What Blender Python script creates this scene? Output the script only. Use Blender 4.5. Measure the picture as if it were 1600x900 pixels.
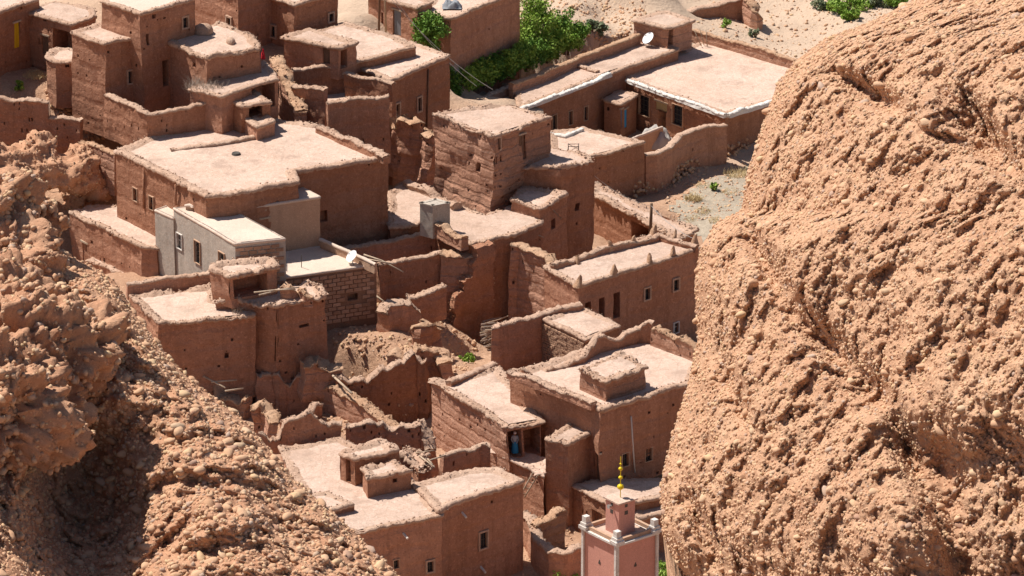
import bpy, bmesh, math, random
import numpy as np
from mathutils import Vector, Matrix, geometry
from math import radians as R, sin, cos, tan, pi, sqrt

# ------------------------------------------------------------------ camera, light, exposure
SC = bpy.context.scene
for o in list(bpy.data.objects): bpy.data.objects.remove(o)
C = SC.collection
PITCH, CH, FPX = R(21.2), 137.4, 800 / tan(R(6))
cam = bpy.data.cameras.new('camera'); cam.angle = R(12); cam.clip_start = 1; cam.clip_end = 9000
co = bpy.data.objects.new('camera', cam); C.objects.link(co)
co.location = (0, 0, CH); co.rotation_euler = (pi / 2 - PITCH, 0, 0); SC.camera = co

SUN_EL, SUN_H = R(60), Vector((-0.9, 0.44, 0)).normalized()
SUN_V = SUN_H * cos(SUN_EL) + Vector((0, 0, sin(SUN_EL)))
w = bpy.data.worlds.new('World'); SC.world = w; w.use_nodes = True
sky = w.node_tree.nodes.new('ShaderNodeTexSky'); sky.sky_type = 'NISHITA'; sky.sun_disc = False
sky.sun_elevation = SUN_EL; sky.sun_rotation = math.atan2(SUN_H.x, SUN_H.y)
bg = w.node_tree.nodes['Background']; bg.inputs['Strength'].default_value = 0.06
w.node_tree.links.new(sky.outputs[0], bg.inputs[0])
sun = bpy.data.lights.new('sun', 'SUN'); sun.energy = 5.0; sun.angle = R(0.53); sun.color = (1, 0.95, 0.87)
so = bpy.data.objects.new('sun', sun); C.objects.link(so); so.location = (-60, 380, 200)
so.rotation_euler = (-SUN_V).to_track_quat('-Z', 'Y').to_euler()
SC.view_settings.view_transform = 'Standard'; SC.view_settings.look = 'None'
SC.view_settings.exposure = 0.43; SC.view_settings.gamma = 1; SC.view_settings.use_curve_mapping = False
SC.render.engine = 'CYCLES'; SC.cycles.max_bounces = 6; SC.cycles.diffuse_bounces = 4

# ------------------------------------------------------------------ survey: where sight lines of the site plan meet a level or a wall
FW, UP, RT = Vector((0, cos(PITCH), -sin(PITCH))), Vector((0, sin(PITCH), cos(PITCH))), Vector((1, 0, 0))
def ray(px, py): return FW + RT * ((px - 800) / FPX) + UP * ((450 - py) / FPX)
def P(px, py, z):
    d = ray(px, py); return Vector((0, 0, CH)) + d * ((z - CH) / d.z)
def PD(px, py, D): return Vector((0, 0, CH)) + ray(px, py) * D

# ------------------------------------------------------------------ noise
rng = np.random.default_rng(7); random.seed(7)
PERM = rng.permutation(512).astype(np.int64); LAT = rng.uniform(-1, 1, 512)
def vnoise(p, seed=0):
    p = np.asarray(p, float); i = np.floor(p).astype(np.int64); f = p - i; f = f * f * f * (f * (f * 6 - 15) + 10)
    def h(dx, dy, dz):
        a = PERM[(i[..., 0] + dx + seed * 57) & 511]; a = PERM[(a + i[..., 1] + dy) & 511]; return LAT[PERM[(a + i[..., 2] + dz) & 511]]
    fx, fy, fz = f[..., 0], f[..., 1], f[..., 2]
    l = lambda a, b, t: a + (b - a) * t
    return l(l(l(h(0,0,0), h(1,0,0), fx), l(h(0,1,0), h(1,1,0), fx), fy), l(l(h(0,0,1), h(1,0,1), fx), l(h(0,1,1), h(1,1,1), fx), fy), fz)
def fbm(p, s, oct=4, seed=0, gain=.5):
    p = np.asarray(p, float); a, t = 1, 0
    for k in range(oct): t = t + a * vnoise(p * (s * 2 ** k), seed + k); a *= gain
    return t
def rough3(V, amp, zamp=.4):
    V = np.array(V, float)
    if amp and len(V):
        for s, a in ((.35, .12), (1.1, .06), (3.1, .032)):
            V[:, 0] += amp * a * vnoise(V * s, 1); V[:, 1] += amp * a * vnoise(V * s, 5)
    return V

# ------------------------------------------------------------------ materials
def mat(name, fn):
    m = bpy.data.materials.new(name); m.use_nodes = True; nt = m.node_tree
    b = nt.nodes['Principled BSDF']; b.inputs['Roughness'].default_value = .95; b.inputs['Specular IOR Level'].default_value = .15
    fn(nt, b); return m
def N(nt, t, **k):
    n = nt.nodes.new(t)
    for a, v in k.items():
        if a.startswith('i_'): n.inputs[a[2:].replace('_', ' ')].default_value = v
        else: setattr(n, a, v)
    return n
def mixc(nt, fac, a, b):
    m = N(nt, 'ShaderNodeMix', data_type='RGBA')
    for sock, v in ((m.inputs[0], fac), (m.inputs[6], a), (m.inputs[7], b)):
        if hasattr(v, 'is_output'): nt.links.new(v, sock)
        else: sock.default_value = v if isinstance(v, (int, float)) else (*v, 1)
    return m.outputs[2]
def ramp(nt, v, lo, hi, a=0., b=1.):
    m = N(nt, 'ShaderNodeMapRange', clamp=True); nt.links.new(v, m.inputs[0])
    for k, x in zip((1, 2, 3, 4), (lo, hi, a, b)): m.inputs[k].default_value = x
    return m.outputs[0]
def noise(nt, pos, s, detail=4, rough=.6, sc=None):
    n = N(nt, 'ShaderNodeTexNoise'); n.inputs['Scale'].default_value = s; n.inputs['Detail'].default_value = detail; n.inputs['Roughness'].default_value = rough
    if sc:
        mp = N(nt, 'ShaderNodeMapping'); mp.inputs['Scale'].default_value = sc; nt.links.new(pos, mp.inputs[0]); pos = mp.outputs[0]
    nt.links.new(pos, n.inputs['Vector']); return n.outputs['Fac']
def earth(c1, c2, c3, streak=.5, bump=.6, courses=0., big=.25, fine=7., tint=0., bd=.12, stain=0.):
    def fn(nt, b):
        pos = N(nt, 'ShaderNodeNewGeometry').outputs['Position']
        col = mixc(nt, ramp(nt, noise(nt, pos, big, 5), .35, .65), c1, c2)
        col = mixc(nt, ramp(nt, noise(nt, pos, 1.6, 6, .7), .45, .75, 0, .6), col, c3)
        if streak: col = mixc(nt, ramp(nt, noise(nt, pos, 1., 3, .6, (2.2, 2.2, .16)), .5, .75, 0, streak), col, tuple(x * .72 for x in c1))
        col = mixc(nt, ramp(nt, noise(nt, pos, fine, 3, .8), .54, .70, 0, .62), col, tuple(min(1, x * 1.4) for x in c2))
        col = mixc(nt, ramp(nt, noise(nt, pos, fine * 1.7, 2, .8), .56, .68, 0, .6), col, tuple(x * .55 for x in c1))
        if stain:
            col = mixc(nt, ramp(nt, noise(nt, pos, .55, 7, .68), .52, .66, 0, stain), col, tuple(x * .74 for x in c1))
            col = mixc(nt, ramp(nt, noise(nt, pos, .33, 5, .6), .56, .76, 0, stain * .6), col, (.43, .34, .265))
            v = N(nt, 'ShaderNodeTexVoronoi', feature='DISTANCE_TO_EDGE'); v.inputs['Scale'].default_value = .7; nt.links.new(pos, v.inputs['Vector'])
            col = mixc(nt, ramp(nt, v.outputs['Distance'], 0, .025, .35, 0), col, tuple(x * .6 for x in c1))
        if tint:
            oi = N(nt, 'ShaderNodeObjectInfo'); hs = N(nt, 'ShaderNodeHueSaturation')
            nt.links.new(ramp(nt, oi.outputs['Random'], 0, 1, 1 - tint, 1 + tint), hs.inputs['Value'])
            nt.links.new(ramp(nt, oi.outputs['Random'], 0, 1, 1 + tint * .25, 1 - tint * .25), hs.inputs['Saturation'])
            nt.links.new(col, hs.inputs['Color']); col = hs.outputs[0]
        nt.links.new(col, b.inputs['Base Color'])
        h = noise(nt, pos, 2.4, 10, .72)
        if courses:
            wv = N(nt, 'ShaderNodeTexWave', wave_type='BANDS', bands_direction='Z', i_Scale=courses, i_Distortion=2.5, i_Detail=4.); wv.inputs['Detail Scale'].default_value = 2.2; wv.inputs['Detail Roughness'].default_value = .75
            nt.links.new(pos, wv.inputs[0])
            m = N(nt, 'ShaderNodeMath', operation='MULTIPLY_ADD'); nt.links.new(ramp(nt, wv.outputs['Fac'], 0, .35), m.inputs[0]); m.inputs[1].default_value = .3; nt.links.new(h, m.inputs[2]); h = m.outputs[0]
        bp = N(nt, 'ShaderNodeBump'); bp.inputs['Strength'].default_value = bump; bp.inputs['Distance'].default_value = bd
        nt.links.new(h, bp.inputs['Height']); nt.links.new(bp.outputs[0], b.inputs['Normal'])
    return fn
M = {}
M['adobe'] = mat('adobe_plaster', earth((.39, .187, .114), (.455, .235, .152), (.275, .122, .072), .7, 1., .22, tint=.16, fine=4.5, bd=.2))
M['adobe_eroded'] = mat('eroded_rammed_earth', earth((.475, .245, .162), (.545, .305, .21), (.35, .16, .095), .3, 1., .42, fine=4, tint=.1, bd=.34))
M['roof'] = mat('dusty_roof_earth', earth((.525, .365, .282), (.60, .44, .355), (.40, .255, .18), 0, 1., 0, .22, 4.5, tint=.07, stain=.8))
M['coping'] = mat('mud_coping', earth((.46, .295, .21), (.53, .365, .27), (.35, .20, .13), 0, 1., 0, .5, 5, tint=.05, bd=.2))
M['ruin_top'] = mat('ruin_crest', earth((.47, .28, .175), (.54, .35, .23), (.38, .20, .115), 0, 1., 0, .6, 5, tint=.05, bd=.22))
M['concrete'] = mat('grey_concrete', earth((.40, .35, .30), (.48, .41, .345), (.33, .255, .20), .55, .35, 0, .5, 6))
M['concrete_roof'] = mat('screed', earth((.56, .43, .345), (.63, .50, .41), (.47, .37, .31), 0, .2, 0, .3, 9))
M['tan_render'] = mat('tan_render', earth((.44, .275, .185), (.49, .32, .22), (.38, .23, .15), .5, .25, 0, .3, 9))
M['block'] = mat('mud_block', earth((.40, .235, .155), (.46, .285, .195), (.34, .19, .12), 0, .5, 0, .5, 9, tint=.16))
M['mortar'] = mat('mortar', earth((.25, .14, .09), (.29, .17, .11), (.21, .11, .07), .3, .5))
M['ground'] = mat('bare_earth', earth((.45, .265, .165), (.52, .335, .22), (.36, .19, .11), 0, 1., 0, .12, 4, bd=.25))
def soil(nt, b):
    earth((.45, .265, .17), (.52, .335, .225), (.36, .19, .115), 0, 1., 0, .12, 4, bd=.25)(nt, b)
    l = b.inputs['Base Color'].links[0].from_socket; pos = N(nt, 'ShaderNodeNewGeometry').outputs['Position']; sx = N(nt, 'ShaderNodeSeparateXYZ'); nt.links.new(pos, sx.inputs[0])
    ad = N(nt, 'ShaderNodeMath', operation='MULTIPLY_ADD'); nt.links.new(noise(nt, pos, .2, 4), ad.inputs[0]); ad.inputs[1].default_value = 24; nt.links.new(sx.outputs['Y'], ad.inputs[2])
    nt.links.new(mixc(nt, ramp(nt, ad.outputs[0], 388, 402, 0, .75), l, (.60, .46, .345)), b.inputs['Base Color'])      # the pale stony soil beyond the village
M['ground'] = mat('stony_soil', soil)
M['river'] = mat('stream_gravel', earth((.34, .28, .215), (.41, .34, .26), (.25, .20, .15), 0, 1., 0, .5, 4, stain=.4))
M['rock'] = mat('conglomerate', earth((.50, .285, .175), (.58, .36, .23), (.40, .195, .11), 0, 1., 0, .3, 5, bd=.16))
M['rock_red'] = mat('red_conglomerate', earth((.45, .235, .14), (.53, .31, .195), (.37, .165, .09), 0, 1., 0, .5, 9, bd=.1))
M['white'] = mat('whitewash', earth((.60, .55, .50), (.68, .64, .60), (.46, .37, .31), 0, .5, 0, .5, 6))
M['pink'] = mat('pink_render', earth((.56, .275, .215), (.59, .30, .235), (.52, .25, .195), .2, .08, 0, .3, 9))
M['wood'] = mat('weathered_wood', earth((.42, .31, .22), (.50, .39, .29), (.30, .20, .13), 0, .4, 0, 2, 9))
M['dark_wood'] = mat('dark_wood', earth((.16, .09, .06), (.20, .12, .08), (.11, .06, .04), .4, .3, 0, 1, 9))
def plain(c, r=.7, met=0., var=.12):
    def fn(nt, b):
        pos = N(nt, 'ShaderNodeNewGeometry').outputs['Position']
        nt.links.new(mixc(nt, noise(nt, pos, 3, 4), tuple(x * (1 - var) for x in c), tuple(min(1, x * (1 + var)) for x in c)), b.inputs['Base Color'])
        b.inputs['Roughness'].default_value = r; b.inputs['Metallic'].default_value = met
    return fn
for k, c, r, mt in (('glass', (.03, .03, .035), .25, 0), ('blue', (.05, .33, .62), .5, 0), ('yellow', (.62, .40, .02), .6, 0), ('gold', (.68, .50, .02), .35, 0),
                    ('dish', (.85, .85, .85), .45, 0), ('metal', (.45, .43, .41), .5, .3), ('iron', (.10, .085, .075), .7, .3), ('grey_door', (.22, .23, .25), .6, 0),
                    ('tan_panel', (.47, .34, .17), .7, 0), ('red_cloth', (.5, .03, .04), .9, 0), ('skin', (.25, .13, .08), .6, 0), ('shirt', (.42, .44, .48), .9, 0),
                    ('skirt', (.04, .24, .48), .9, 0), ('cap', (.75, .68, .68), .9, 0), ('pvc', (.62, .55, .49), .6, 0), ('tarp', (.40, .36, .33), .8, 0), ('bark', (.16, .10, .065), .9, 0), ('brush', (.33, .26, .21), .9, 0),
                    ('straw', (.50, .38, .20), .9, 0)):
    M[k] = mat(k, plain(c, r, mt))
def leafmat(a, b2):
    def fn(nt, b):
        pos = N(nt, 'ShaderNodeNewGeometry').outputs['Position']
        nt.links.new(mixc(nt, ramp(nt, noise(nt, pos, 2.2, 3), .35, .65), a, b2), b.inputs['Base Color']); b.inputs['Roughness'].default_value = .6
        b.inputs['Transmission Weight'].default_value = 0; b.inputs['Subsurface Weight'].default_value = 0
    return fn
M['leaf'] = mat('leaf_green', leafmat((.08, .17, .025), (.17, .28, .045)))
M['leaf_bright'] = mat('leaf_bright', leafmat((.16, .28, .035), (.29, .40, .075)))
M['leaf_grey'] = mat('leaf_grey', leafmat((.16, .20, .11), (.26, .29, .17)))
M['grass'] = mat('grass_blades', leafmat((.13, .20, .04), (.28, .30, .10)))
def pebble(obj_random):
    def fn(nt, b):
        if obj_random: v = N(nt, 'ShaderNodeObjectInfo').outputs['Random']
        else:
            a = N(nt, 'ShaderNodeAttribute', attribute_name='tint'); v = a.outputs['Fac']
        cr = N(nt, 'ShaderNodeValToRGB'); nt.links.new(v, cr.inputs[0]); e = cr.color_ramp
        cols = [(0, (.52, .315, .195)), (.3, (.58, .37, .235)), (.5, (.47, .265, .155)), (.66, (.61, .42, .275)), (.8, (.58, .40, .23)), (.92, (.45, .34, .27)), (1, (.36, .20, .135))]
        while len(e.elements) < len(cols): e.elements.new(.5)
        for el, (p, c) in zip(e.elements, cols): el.position = p; el.color = (*c, 1)
        pos = N(nt, 'ShaderNodeNewGeometry').outputs['Position']
        nt.links.new(mixc(nt, ramp(nt, noise(nt, pos, 6, 5), .4, .7, 0, .5), cr.outputs[0], (.50, .29, .18)), b.inputs['Base Color'])
        bp = N(nt, 'ShaderNodeBump'); bp.inputs['Strength'].default_value = .4; bp.inputs['Distance'].default_value = .05
        nt.links.new(noise(nt, pos, 9, 5), bp.inputs['Height']); nt.links.new(bp.outputs[0], b.inputs['Normal'])
    return fn
M['pebble'] = mat('pebble', pebble(False)); M['stone'] = mat('cobble', pebble(True))

# ------------------------------------------------------------------ objects
def tag(o, label=None, cat=None, group=None, kind=None):
    if label and not kind: kind = 'thing'
    for k, v in (('label', label), ('category', cat), ('group', group), ('kind', kind)):
        if v: o[k] = v
    return o
def empty(name, loc, label, cat, group=None):
    o = bpy.data.objects.new(name, None); C.objects.link(o); o.location = loc; o.empty_display_size = .3
    return tag(o, label, cat, group)
def wloc(o):
    v = Vector(o.location)
    while o.parent: o = o.parent; v = v + Vector(o.location)
    return v
def mesh(name, V, F, m, parent=None, smooth=True, base=None):
    V = np.array([tuple(v) for v in V], float)
    if base is None: base = Vector(((V[:, 0].min() + V[:, 0].max()) / 2, (V[:, 1].min() + V[:, 1].max()) / 2, V[:, 2].min()))
    me = bpy.data.meshes.new(name); me.from_pydata((V - np.array(base)).tolist(), [], [tuple(f) for f in F])
    if smooth: me.polygons.foreach_set('use_smooth', [True] * len(me.polygons))
    me.materials.append(M[m]); me.update()
    o = bpy.data.objects.new(name, me); C.objects.link(o)
    if parent: o.parent = parent; o.location = Vector(base) - wloc(parent)
    else: o.location = base
    return o
class MB:
    def __init__(s): s.V, s.F = [], []
    def quad(s, a, b, c, d):
        n = len(s.V); s.V += [a, b, c, d]; s.F.append((n, n + 1, n + 2, n + 3))
    def box(s, O, e, n, u0, u1, v0, v1, d0, d1):     # a box in a wall's frame: along, up, outwards
        k = len(s.V)
        for d in (d0, d1):
            for (u, v) in ((u0, v0), (u1, v0), (u1, v1), (u0, v1)): s.V.append(O + e * u + n * d + Vector((0, 0, v)))
        s.F += [tuple(k + i for i in f) for f in ((3, 2, 1, 0), (4, 5, 6, 7), (0, 1, 5, 4), (1, 2, 6, 5), (2, 3, 7, 6), (3, 0, 4, 7))]
    def tube(s, pts, r0, r1=None, n=6):
        r1 = r0 if r1 is None else r1; k = len(s.V); pts = [Vector(p) for p in pts]
        for i, p in enumerate(pts):
            t = (pts[min(i + 1, len(pts) - 1)] - pts[max(i - 1, 0)]).normalized(); a = t.orthogonal().normalized(); b = t.cross(a)
            r = r0 + (r1 - r0) * i / max(1, len(pts) - 1)
            for j in range(n): s.V.append(p + a * (r * cos(2 * pi * j / n)) + b * (r * sin(2 * pi * j / n)))
        for i in range(len(pts) - 1):
            for j in range(n): s.F.append((k + i * n + j, k + i * n + (j + 1) % n, k + (i + 1) * n + (j + 1) % n, k + (i + 1) * n + j))
        s.F.append(tuple(k + j for j in range(n))[::-1]); s.F.append(tuple(k + (len(pts) - 1) * n + j for j in range(n)))
    def lathe(s, c, prof, n=16):
        k = len(s.V)
        for (r, z) in prof:
            for j in range(n): s.V.append(Vector(c) + Vector((r * cos(2 * pi * j / n), r * sin(2 * pi * j / n), z)))
        for i in range(len(prof) - 1):
            for j in range(n): s.F.append((k + i * n + j, k + i * n + (j + 1) % n, k + (i + 1) * n + (j + 1) % n, k + (i + 1) * n + j))
    def build(s, name, m, parent=None, smooth=False, base=None): return mesh(name, s.V, s.F, m, parent, smooth, base)

FR = {}
FOOT = []          # (polygon, level the ground must stay under)
def ccw(p): return p if sum(a.x * b.y - b.x * a.y for a, b in zip(p, p[1:] + p[:1])) > 0 else p[::-1]
def inside(poly, x, y):
    r = np.zeros(np.shape(x), bool)
    for a, b in zip(poly, poly[1:] + poly[:1]):
        if a.y == b.y: continue
        r ^= ((a.y > y) != (b.y > y)) & (x < (b.x - a.x) * (y - a.y) / (b.y - a.y) + a.x)
    return r

def cell(mb, a, b, c, d, n, hole, depth=.3):
    """one wall cell; with hole = share of the cell that a putlog hole takes"""
    if not hole: mb.quad(a, b, c, d); return
    m = (a + b + c + d) / 4; q = [m + (p - m) * hole for p in (a, b, c, d)]; o = [a, b, c, d]; k = [p - n * depth for p in q]
    for i in range(4):
        j = (i + 1) % 4; mb.quad(o[i], o[j], q[j], q[i]); mb.quad(q[i], q[j], k[j], k[i])
    mb.quad(*k)

def wall_frames(poly, zb):
    out = []
    for a, b in zip(poly, poly[1:] + poly[:1]):
        e = (b - a); L = e.length; e = e / L; out.append((Vector((a.x, a.y, 0)), e, Vector((e.y, -e.x, 0)), L))
    return out
def pick(frames, px, py, zb, z):
    best = None; d = ray(px, py); o = Vector((0, 0, CH))
    for i, (A, e, n, L) in enumerate(frames):
        dn = d.dot(n)
        if dn >= 0: continue
        t = (A - o).dot(n) / dn; p = o + d * t; u = (p - A).dot(e)
        if 0 < u < L and zb < p.z < z + .3 and (best is None or t < best[0]): best = (t, i, u, p.z)
    return best

_t = (1 + sqrt(5)) / 2
ICO_V = np.array([(-1, _t, 0), (1, _t, 0), (-1, -_t, 0), (1, -_t, 0), (0, -1, _t), (0, 1, _t), (0, -1, -_t), (0, 1, -_t), (_t, 0, -1), (_t, 0, 1), (-_t, 0, -1), (-_t, 0, 1)]) / 1.9
ICO_F = [(0,11,5),(0,5,1),(0,1,7),(0,7,10),(0,10,11),(1,5,9),(5,11,4),(11,10,2),(10,7,6),(7,1,8),(3,9,4),(3,4,2),(3,2,6),(3,6,8),(3,8,9),(4,9,5),(2,4,11),(6,2,10),(8,6,7),(9,8,1)]
def clods(V, F, pts, jag=1.):
    """crumbs of dried mud and small stones along a crest"""
    for p in pts:
        s = random.uniform(.025, .05 + .05 * random.random() ** 2 * min(2.2, .6 + jag * .5)); k = len(V); q = ICO_V * (s * rng.uniform(.6, 1.3, 3)) * rng.uniform(.75, 1.2, (12, 1))
        V += [Vector((p[0] + a, p[1] + b, p[2] + c)) for a, b, c in q]; F += [(k + a, k + b, k + c) for a, b, c in ICO_F]
def house(name, label, pts, z, zb, ops=(), holes=0, ov=.12, lip=.14, lipw=.4, rough=1., wall='adobe', roof='roof', cop='coping', cat='house', group=None, parent=None, parts=True, step=.5, jag=1., flat=False):
    poly = ccw([Vector((*P(px, py, z).xy, 0)) for px, py in pts])
    FOOT.append((poly, z - .9)); cx = sum((p for p in poly), Vector()) / len(poly)
    root = parent or empty(name, (cx.x, cx.y, zb), label, cat, group)
    fr = wall_frames(poly, zb); per = {i: [] for i in range(len(fr))}
    for op in ops:
        b = pick(fr, op[0], op[1], zb, z)
        if b is None: print('opening misses', name, op[:2]); continue
        per[b[1]].append((b[2], b[3], *op[2:]))
    if parent is None: FR[root.name] = (fr, zb, z)
    mb = MB(); todo = []
    for i, (A, e, n, L) in enumerate(fr):
        us = list(np.linspace(0, L, max(2, int(math.ceil(L / step)) + 1))); vs = list(np.linspace(zb, z - .02, max(2, int(math.ceil((z - zb) / step)) + 1)))
        rects = []
        for (u, v, wd, ht, kind) in per[i]:
            u0, u1 = max(.06, u - wd / 2), min(L - .06, u + wd / 2); v0, v1 = max(zb + .05, v - ht / 2), min(z - .1, v + ht / 2)
            rects.append((u0, u1, v0, v1, kind))
            us = [x for x in us if not (u0 - .1 < x < u1 + .1) or x in (0, L)] + [u0, u1]; vs = [x for x in vs if not (v0 - .08 < x < v1 + .08) or x in (vs[0], vs[-1])] + [v0, v1]
        for (u0, u1, v0, v1, k) in rects: us += [u0, u1]; vs += [v0, v1]
        us, vs = sorted(set(us)), sorted(set(vs))
        G = np.array([[tuple(A + e * u + Vector((0, 0, v))) for v in vs] for u in us]).reshape(-1, 3)
        G = rough3(G, rough).reshape(len(us), len(vs), 3)
        Vv = lambda a, b: Vector(G[a, b])
        nc = (len(us) - 1) * (len(vs) - 1); facing = ray(800, 450).dot(n) < 0
        hs = set(random.sample(range(nc), min(nc, int((holes * 1.6 + 1.5 * rough) * L / 10)))) if holes and facing else ()
        for a in range(len(us) - 1):
            for b in range(len(vs) - 1):
                um, vm = (us[a] + us[a + 1]) / 2, (vs[b] + vs[b + 1]) / 2
                rc = [r for r in rects if r[0] < um < r[1] and r[2] < vm < r[3]]
                if rc: continue
                cell(mb, Vv(a, b), Vv(a + 1, b), Vv(a + 1, b + 1), Vv(a, b + 1), n, random.uniform(.25, .5) if a * (len(vs) - 1) + b in hs else 0)
        for r in rects:
            k = r[4]; dp = {'deep': 1.7, 'hole': .45}.get(k, .24)
            ia, ib, ja, jb = us.index(r[0]), us.index(r[1]), vs.index(r[2]), vs.index(r[3])
            ring = [Vv(a, ja) for a in range(ia, ib + 1)] + [Vv(ib, b) for b in range(ja + 1, jb + 1)] + [Vv(a, jb) for a in range(ib - 1, ia - 1, -1)] + [Vv(ia, b) for b in range(jb - 1, ja, -1)]
            back = [p - n * dp for p in ring]
            for q in range(len(ring)):
                q2 = (q + 1) % len(ring); mb.quad(ring[q], ring[q2], back[q2], back[q])
            s = len(mb.V); mb.V += back; mb.F.append(tuple(range(s, s + len(back))))
            todo.append((A, e, n, r))
    wl = mb.build('wall', wall, root, smooth=True) if parent is None or parts else None
    # windows and doors
    for (A, e, n, (u0, u1, v0, v1, k)) in todo:
        if k in ('deep', 'hole'): continue
        if k.startswith('win'):
            f = MB(); s = .13 if k == 'win' else .06
            for bx in ((u0 - s, u1 + s, v1, v1 + s), (u0 - s, u1 + s, v0 - s, v0), (u0 - s, u0, v0, v1), (u1, u1 + s, v0, v1)): f.box(A, e, n, *bx, -.1, .035 + .06)
            wo = f.build('window', 'coping' if k == 'win' else 'white' if k == 'winw' else 'tan_render', root)
            p = MB(); p.box(A, e, n, u0, u1, v0, v1, -.2, -.17); p.build('pane', 'glass', wo)
            g = MB(); um, vm = (u0 + u1) / 2, (v0 + v1) / 2
            for t in ((.33, .67) if u1 - u0 > .6 else (.5,)): g.box(A, e, n, u0 + (u1 - u0) * t - .02, u0 + (u1 - u0) * t + .02, v0, v1, -.15, -.11)
            for t in ((.25, .5, .75) if v1 - v0 > 1.2 else (.5,)): g.box(A, e, n, u0, u1, v0 + (v1 - v0) * t - .02, v0 + (v1 - v0) * t + .02, -.155, -.105)
            g.build('window_bars', 'white' if k == 'winw' else 'iron', wo)
        else:
            d = MB(); col = k.split(':')[1]; d.box(A, e, n, u0, u1, v0, v1, -.16, -.11); do = d.build('door', col, root)
            g = MB(); nb = max(2, int((u1 - u0) / .22))
            for t in range(nb): g.box(A, e, n, u0 + (u1 - u0) * (t + .08) / nb, u0 + (u1 - u0) * (t + .92) / nb, v0 + .03, v1 - .03, -.11, -.085)
            g.build('door_boards', col, do)
            l = MB(); l.box(A, e, n, u0 - .15, u1 + .15, v1, v1 + .13, -.1, .09); l.build('lintel', 'wood', do)
    # roof: uneven mud slab with a raised lip
    ring = []
    for (A, e, n, L) in fr:
        k = max(2, int(L / .2)); ring += [A + e * (L * (j + (.0 if j else .0)) / k) for j in range(k)]
    m = len(ring); pt = np.array([(p.x, p.y) for p in ring]); tn = np.roll(pt, -1, 0) - np.roll(pt, 1, 0); tn /= np.linalg.norm(tn, axis=1)[:, None] + 1e-9
    nm = np.stack([tn[:, 1], -tn[:, 0]], 1); p3 = np.c_[pt, np.full(m, z)]
    jo = (.07 * fbm(p3, .9, 3, 11) + rng.uniform(-.05, .05, m)) * jag; jz = (.10 * fbm(p3, .5, 3, 21) + rng.uniform(-.035, .05, m)) * jag
    if flat: jo, jz = jo * .15, jz * .15
    lip *= .62; rings = [(-.12, -.2, .2, .2), (ov - .03, -.17, 1, .5), (ov + .02, -.06, 1, .7), (ov - .03, lip * .6, 1, 1), (ov - .16, lip, .9, 1), (-lipw * .5, lip * .95, .6, .9), (-lipw, lip * .35, .7, .5), (-lipw - .3, -.08, .3, 0)]
    V, F = [], []
    for (off, dz, a, b) in rings:
        q = pt + nm * (off + jo * a)[:, None]; fj = rng.uniform(-.035, .035, m) * (.1 if flat else min(1.6, jag)) * a; V += [Vector((x, y, z + dz + j * b + f_)) for (x, y), j, f_ in zip(q, jz, fj)]
    for r in range(len(rings) - 1):
        for j in range(m): F.append((r * m + j, r * m + (j + 1) % m, (r + 1) * m + (j + 1) % m, (r + 1) * m + j))
    if not flat: clods(V, F, [(pt[i][0] + nm[i][0] * t, pt[i][1] + nm[i][1] * t, z + lip * .8 + jz[i]) for i in rng.integers(0, m, int(m * 1.6 * jag)) for t in (rng.uniform(-lipw, ov + .05),)], jag)
    ro = mesh('coping', V, F, cop, root)
    inn = pt + nm * (-lipw + .1); xs = np.arange(pt[:, 0].min(), pt[:, 0].max(), .55); ys = np.arange(pt[:, 1].min(), pt[:, 1].max(), .55)
    gx, gy = np.meshgrid(xs, ys); gx = gx.ravel() + rng.uniform(-.12, .12, gx.size); gy = gy.ravel() + rng.uniform(-.12, .12, gy.size)
    ip = [Vector((x, y)) for x, y in inn[::2]]; sel = inside([Vector((p.x, p.y, 0)) for p in ip], gx, gy)
    vin = ip + [Vector((x, y)) for x, y in zip(gx[sel], gy[sel])]; ni = len(ip)
    vo, _, fo, *_ = geometry.delaunay_2d_cdt(vin, [(j, (j + 1) % ni) for j in range(ni)], [], 1, 1e-4)
    vv = np.array([(p.x, p.y, z) for p in vo]); vv[:, 2] += (.07 * fbm(vv, .25, 3, 31) + .02 * vnoise(vv * 2.1, 4)) * (.2 if flat else 1)
    mesh('roof', vv, fo, roof, root)
    return root

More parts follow.
